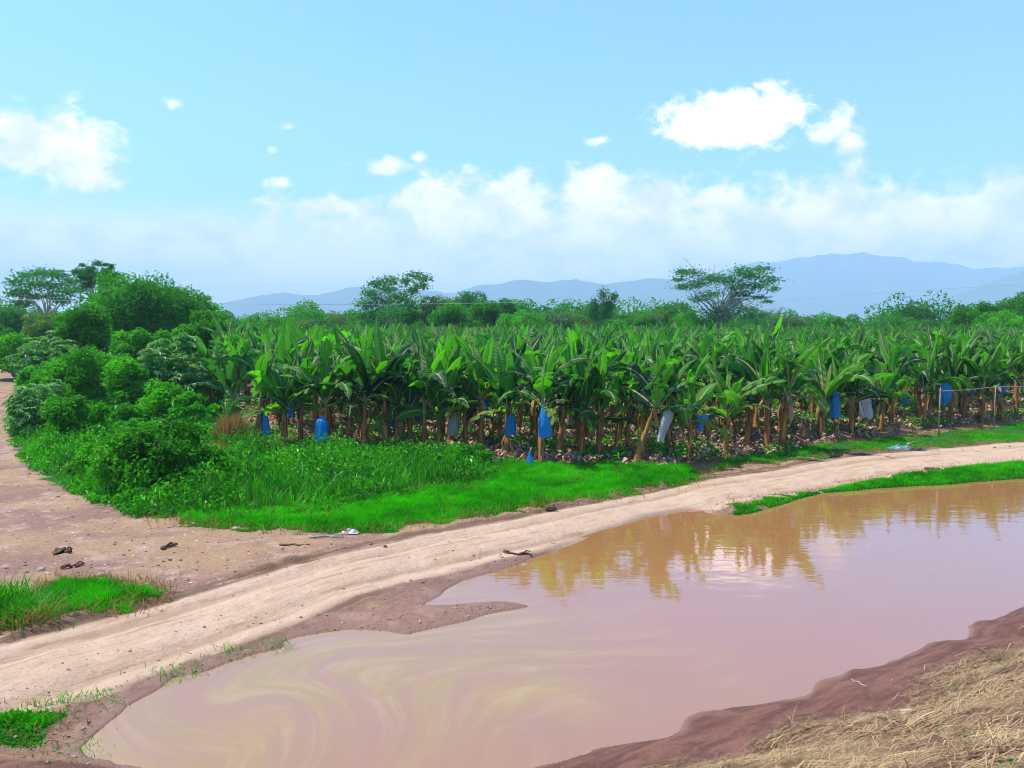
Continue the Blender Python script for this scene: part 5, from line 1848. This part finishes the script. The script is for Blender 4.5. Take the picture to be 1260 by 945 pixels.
litter_sheet('plastic_sheet', 'faded blue plastic sheet crumpled on the verge beside the road', 1106, 552, .95, .7, .28, 'plastic_blue', 3)
litter_sheet('plastic_sheet', 'dark crumpled plastic right of the faded blue sheet', 1128, 554, .7, .4, .16, 'plastic_dark', 4)
litter_sheet('plastic_sheet', 'white plastic scrap at the lower edge of the grass strip', 430, 656, .45, .25, .14, 'plastic_white', 5)
litter_sheet('paper_scrap', 'larger white scrap lying on the straw slope', 1120, 877, .22, .13, .05, 'plastic_white', 6)
litter_sheet('paper_scrap', 'smaller white scrap left of the larger one on straw', 1085, 882, .17, .10, .04, 'plastic_white', 8)

# small torn blue bag standing at the grass edge
c = PT(652, 574)[0]
root = thing('torn_bag', 'small torn blue bag standing up at the grass edge', 'plastic bag', c)
mb = MB()
n, k = 8, 10
t = np.linspace(0, 1, n)
th = np.arange(k) / k * 6.283
rad = np.interp(t, [0, .5, .8, 1], [.15, .11, .05, .015])
v = np.stack([rad[:, None] * np.cos(th) * (1 + .4 * (rng.random((n, k)) - .5)), rad[:, None] * np.sin(th) * .7, (t * .55)[:, None] * np.ones(k)], -1).reshape(-1, 3)
i = np.arange(n - 1)[:, None] * k
j = np.arange(k)[None, :]
mb.add(v, np.stack([i + j, i + (j + 1) % k, i + k + (j + 1) % k, i + k + j], -1).reshape(-1, 4))
mb.build('film', M['bag_blue'], root, False)
mb = MB()
mb.tube([[0, 0, .54], [.02, 0, .60], [.05, .01, .63]], [.016, .022, .006], 6)
mb.build('knot', M['bag_white'], root, True)

# dark stump between the bananas
c = P(991., 545., .3)
c[2] = G(c[0], c[1])
root = thing('stump', 'dark rotten banana stump between the twin plants and narrow blue bag', 'stump', c)
mb = MB()
mb.tube([[0, 0, -.03], [.0, 0, .3], [-.05, 0, .62], [-.10, 0, .85]], [.26, .23, .21, .17], 10, .5, True, .25)
mb.build('trunk', M['wood_dark'], root)
mb = MB()
for a in range(6):
    an = a + rng.random()
    mb.tube([[-.08, 0, .8], [-.08 + .25 * math.cos(an), .25 * math.sin(an), .95], [-.08 + .5 * math.cos(an), .5 * math.sin(an), .72]], [.05, .035, .012], 5, .5, True, .2)
mb.build('shredded_sheath', M['plastic_dark'], root)

# pipe posts with a rail
pa, pb, pc = P(1155., 541., .3), P(1223., 531., .3), P(1300., 526., .3)
root = thing('pipe_rail', 'thin pipe rail on slim posts in front of the right-hand bananas', 'pipe rail', (pa[0], pa[1], G(pa[0], pa[1])))
o0 = np.array(root.location)
Dp = pa[1]
ht = zpx(481, Dp) - o0[2]
for p_ in (pa, pb, pc):
    q = np.array([p_[0], p_[1], 0]) - [o0[0], o0[1], 0]
    mb = MB()
    mb.tube([q + [0, 0, -.2], q + [0, 0, ht * .5], q + [0.01, 0, ht + (.15 if p_ is pa else .05)]], [.030, .028, .026], 7)
    mb.build('post', M['steel'], root, True)
mb = MB()
q0, q1, q2 = [np.array([p_[0] - o0[0], p_[1] - o0[1] - .06, ht]) for p_ in (pa, pb, pc)]
mb.tube([q0 + [-.08, 0, -.01], (q0 + q1) / 2 + [0, 0, -.05], q1, (q1 + q2) / 2 + [0, 0, -.05], q2], .020, 7)
mb.build('rail', M['steel'], root, True)

# tall grass tussock at the left edge
c = PT(14, 770)[0]
root = thing('grass_tussock', 'tall grass tussock at the left edge above the road', 'grass tussock', c)
mb = MB()
n = 1500
b = np.stack([-0.25 + rng.normal(size=n) * .38, rng.normal(size=n) * .3 + .3, np.zeros(n)], -1)
b[:, 2] = np.array(terrain(b[:, 0] + c[0], b[:, 1] + c[1])) - c[2] - .01
mb.blades(b, 0.55 * (0.35 + .9 * rng.random(n)) + .2 * (b[:, 0] < -.2), 0.022, rng.normal(size=(n, 2)) * .2, np.clip(.5 + rng.normal(size=n) * .25, 0, 1), 3)
mb.build('blades', M['weed'], root)
mb = MB()
n = 260
b2 = np.stack([.25 + rng.normal(size=n) * .25, -.05 + rng.normal(size=n) * .2, np.zeros(n)], -1)
b2[:, 2] = np.array(terrain(b2[:, 0] + c[0], b2[:, 1] + c[1])) - c[2] - .01
mb.blades(b2, 0.2 + .25 * rng.random(n), 0.014, rng.normal(size=(n, 2)) * .2, np.clip(.5 + rng.normal(size=n) * .25, 0, 1), 3)
mb.build('dry_stalks', M['dry_grass'], root)

# power lines
M['wire'] = plain_mat('wire', (0.45, 0.47, 0.50), .5, .4, .1)
for (pts, Y0, Y1, lab, r) in (([(-420, 362), (100, 370), (300, 374), (520, 374), (760, 370)], 78, 120, 'thin pale power line crossing in front of the left trees', .022), ([(860, 378), (1000, 367), (1100, 359), (1260, 350), (1500, 338)], 190, 150, 'thin power line against the right mountains', .035)):
    pp = catmull(np.array([at(p_[0], p_[1], Y0 + (Y1 - Y0) * k / 4) for k, p_ in enumerate(pts)]), 6, False)
    mb = MB()
    mb.tube(pp - pp[0], r, 4)
    o = mb.build('power_line', M['wire'], None, True)
    o.location = pp[0]
    tag(o, lab, 'power line')

# ------------------------------------------------------------------ mountains
def ridge(name, pts, Y, depth, seed, colr):
    pts = np.array(pts, float)
    px = np.linspace(pts[0, 0], pts[-1, 0], 420)
    py = np.interp(px, pts[:, 0], pts[:, 1])
    py += (fbm(px * .03, px * 0, seed, 4) - .5) * 5
    az = (px - 630) / F
    hgt = np.maximum((415 - py) / F * Y + H, 1)
    nk = 46
    s = np.linspace(-1, 1, nk)
    V = []
    for k in range(nk):
        y = Y + s[k] * depth
        prof = (1 - abs(s[k])) ** (0.9 if s[k] < 0 else .9)
        x = az * Y * (1 + 0.0 * s[k])
        n = fbm(x * .0022 + 9, np.full_like(x, y * .0022), seed + 7, 5)
        rid = 1 - np.abs(2 * n - 1)
        z = hgt * prof * (1 - (0.55 * (1 - rid)) * (1 - prof) ** .4) - 2.0
        V.append(np.stack([x, np.full_like(x, y), z], -1))
    V = np.array(V).reshape(-1, 3)
    m = len(px)
    i, j = np.meshgrid(np.arange(nk - 1), np.arange(m - 1), indexing='ij')
    q = np.stack([i * m + j, i * m + j + 1, (i + 1) * m + j + 1, (i + 1) * m + j], -1).reshape(-1, 4)
    me = make_mesh(name, V, [q], None, True)
    me.materials.append(colr)
    tag(link(name, me), kind='structure')


M['hill'] = plain_mat('forested_slopes', (0.05, 0.085, 0.035), .9, .1, .3, 0.004, coord='POS', dark=(0.03, 0.055, 0.025))
ridge('mountain_ridge', [(60, 414), (180, 394), (230, 382), (275, 373), (320, 363), (352, 359), (385, 362), (430, 353), (470, 351), (520, 357), (560, 359), (600, 348), (645, 340), (680, 346), (706, 343), (745, 349), (800, 341), (850, 345), (900, 352), (960, 372), (1040, 412)], 5600, 1150, 3, M['hill'])
ridge('mountain_range', [(700, 412), (820, 352), (870, 336), (935, 319), (990, 311), (1060, 309), (1120, 318), (1180, 324), (1260, 325), (1330, 312), (1450, 320), (1700, 412)], 7200, 1500, 5, M['hill'])
ridge('mountain_spur', [(960, 414), (1080, 384), (1150, 366), (1200, 350), (1230, 340), (1262, 330), (1330, 318), (1400, 326), (1550, 412)], 4900, 900, 8, M['hill'])

# ------------------------------------------------------------------ haze
hb = 12990.0
zlo, zhi = -2.9, 790.0
v = np.array([[x, y, z] for z in (zlo, zhi) for y in (-hb, hb) for x in (-hb, hb)], float) * [1.02, 1.02, 1]
me = make_mesh('haze', v, [np.array([[0, 2, 3, 1], [4, 5, 7, 6], [0, 1, 5, 4], [2, 6, 7, 3], [0, 4, 6, 2], [1, 3, 7, 5]])])
hm, hnt = mat('haze')
g = NT(hnt)
pv = g.n('ShaderNodeVolumePrincipled')
pv.inputs['Color'].default_value = (0.46, 0.76, 1.0, 1)
pv.inputs['Density'].default_value = 2.8e-4
pv.inputs['Anisotropy'].default_value = 0.0
o_ = g.n('ShaderNodeOutputMaterial')
hnt.links.new(pv.outputs[0], o_.inputs['Volume'])
me.materials.append(hm)
tag(link('haze', me), 'pale blue haze over the valley', 'haze', kind='stuff')

# ------------------------------------------------------------------ sun and sky
SUN_EL, SUN_AZ = R(62), R(-82)            # azimuth from +Y towards +X
sd = bpy.data.lights.new('sun', 'SUN')
sd.energy = 5.0
sd.angle = R(0.55)
sd.color = (1.0, 0.92, 0.76)
so = bpy.data.objects.new('sun', sd)
col.objects.link(so)
dirv = Vector((math.sin(SUN_AZ) * math.cos(SUN_EL), math.cos(SUN_AZ) * math.cos(SUN_EL), math.sin(SUN_EL)))
so.rotation_euler = dirv.to_track_quat('Z', 'Y').to_euler()
so.location = (0, 0, 50)

w = bpy.data.worlds.new('World')
sc.world = w
w.use_nodes = True
w.node_tree.nodes.clear()
g = NT(w.node_tree)
tc = g.n('ShaderNodeTexCoord').outputs['Generated']
sky = g.n('ShaderNodeTexSky', sky_type='NISHITA')
sky.sun_disc = False
sky.sun_elevation = SUN_EL
sky.sun_rotation = SUN_AZ
sky.altitude = 0
sky.air_density = 1.0
sky.dust_density = 0.6
sky.ozone_density = 1.0
sep = g.n('ShaderNodeSeparateXYZ')
g.put(sep.inputs[0], tc)
U = g.math('ARCTAN2', sep.outputs[0], sep.outputs[1])
Vv = g.math('ARCSINE', sep.outputs[2])
base = g.mix(1.0, sky.outputs[0], (0.95, 1.47, 2.3), 'MULTIPLY')
base = g.mix(g.ramp(Vv, 0.40, 0.80), base, g.mix(1.0, base, (0.55, 0.5, 0.42), 'MULTIPLY'))
# warped direction for ragged cloud rims
cmb = g.n('ShaderNodeCombineXYZ')
g.put(cmb.inputs[0], U)
g.put(cmb.inputs[1], g.math('MULTIPLY', Vv, 1.35))
cuv = cmb.outputs[0]
nz = g.noise(cuv, 30, 10, 0.64, 0.3)
nzb = g.noise(cuv, 9, 5, 0.5)
CL = [(905, 146, 88, 36), (865, 150, 50, 24), (962, 140, 52, 20), (1024, 158, 40, 22), (1048, 178, 24, 22), (1050, 207, 22, 26), (735, 172, 34, 11), (55, 180, 90, 40), (38, 160, 48, 34), (105, 215, 50, 22), (210, 126, 20, 11), (353, 157, 20, 10), (333, 184, 12, 7),
      (346, 226, 36, 12), (470, 206, 64, 17), (516, 192, 19, 12), (400, 256, 66, 18), (728, 236, 50, 36), (620, 250, 100, 38), (545, 260, 70, 46), (800, 258, 95, 42), (905, 272, 120, 48), (1010, 268, 90, 48), (1100, 272, 90, 42), (1222, 262, 80, 46),
      (1210, 216, 55, 12), (455, 278, 110, 26), (650, 296, 230, 40), (240, 308, 90, 40), (140, 312, 130, 38), (20, 316, 110, 38), (985, 310, 340, 50), (760, 285, 420, 52), (266, 288, 22, 13), (-150, 240, 110, 40), (-420, 180, 150, 60), (1420, 200, 110, 50), (1600, 260, 180, 60), (1750, 120, 120, 50)]
mval = core = None
for (cx_, cy_, rx, ry) in CL:
    d = ray(cx_, cy_)
    d = d / np.linalg.norm(d)
    u0, v0 = math.atan2(d[0], d[1]), math.asin(d[2])
    a, b = rx / F * math.cos(u0) ** 1.0, ry / F
    du = g.math('MULTIPLY', g.math('SUBTRACT', U, u0), 1 / a)
    dv = g.math('MULTIPLY', g.math('SUBTRACT', Vv, v0), 1 / b)
    q = g.math('SUBTRACT', 1.28 if ry > 35 else (1.05 if ry > 17 else 0.78), g.math('SQRT', g.math('ADD', g.math('MULTIPLY', du, du), g.math('MULTIPLY', dv, dv))))
    if (cx_, cy_) in ((905, 146), (865, 150), (962, 140)):
        core = q if core is None else g.math('MAXIMUM', core, q)
    mval = q if mval is None else g.math('SMOOTH_MAX', mval, q, 0.12)
# loose cumulus over the rest of the sky, behind the viewer and overhead
up = g.ramp(Vv, 0.42, 0.60)
behind = g.ramp(sep.outputs[1], 0.35, 0.0)
wild = g.math('SUBTRACT', g.math('MULTIPLY', g.math('MAXIMUM', up, behind), g.ramp(nzb, 0.45, 0.75)), 0.80)
mval = g.math('MAXIMUM', mval, wild)
dens = g.math('ADD', mval, g.math('MULTIPLY', g.math('SUBTRACT', nz, 0.5), 2.4))
dens = g.math('ADD', dens, g.math('MULTIPLY', g.math('SUBTRACT', nzb, 0.5), 0.5))
fac = g.ramp(dens, 0.08, 0.85)
nz2 = g.noise(cuv, 14, 8, 0.6)
ccol = g.mix(g.ramp(nz2, 0.35, 0.62), (8.4, 7.6, 7.4), (14.5, 11.6, 10.2))
ccol = g.mix(g.ramp(core, 0.0, 0.6), ccol, g.mix(1.0, ccol, (1.9, 1.9, 1.9), 'MULTIPLY'))
# thin veil towards the horizon
veil = g.math('MULTIPLY', g.ramp(Vv, 0.17, 0.02), 0.85)
base2 = g.mix(veil, base, (32.0, 18.0, 11.0))
full = g.mix(g.math('MULTIPLY', fac, 0.93), base2, ccol)
bg = g.n('ShaderNodeBackground')
g.put(bg.inputs[0], full)
bg.inputs[1].default_value = 0.107
wo = g.n('ShaderNodeOutputWorld')
w.node_tree.links.new(bg.outputs[0], wo.inputs[0])

# ------------------------------------------------------------------ render settings
vs = sc.view_settings
vs.view_transform = 'Standard'
vs.look = 'None'
vs.gamma = 1
vs.use_curve_mapping = False
vs.exposure = 0.68
cy = sc.cycles
cy.max_bounces = 6
cy.diffuse_bounces = 3
cy.glossy_bounces = 2
cy.transmission_bounces = 3
cy.transparent_max_bounces = 4
cy.volume_bounces = 1
cy.use_denoising = True
cy.filter_width = 1.0
cy.denoising_prefilter = 'ACCURATE'
cy.sample_clamp_indirect = 6
sc.render.use_persistent_data = False
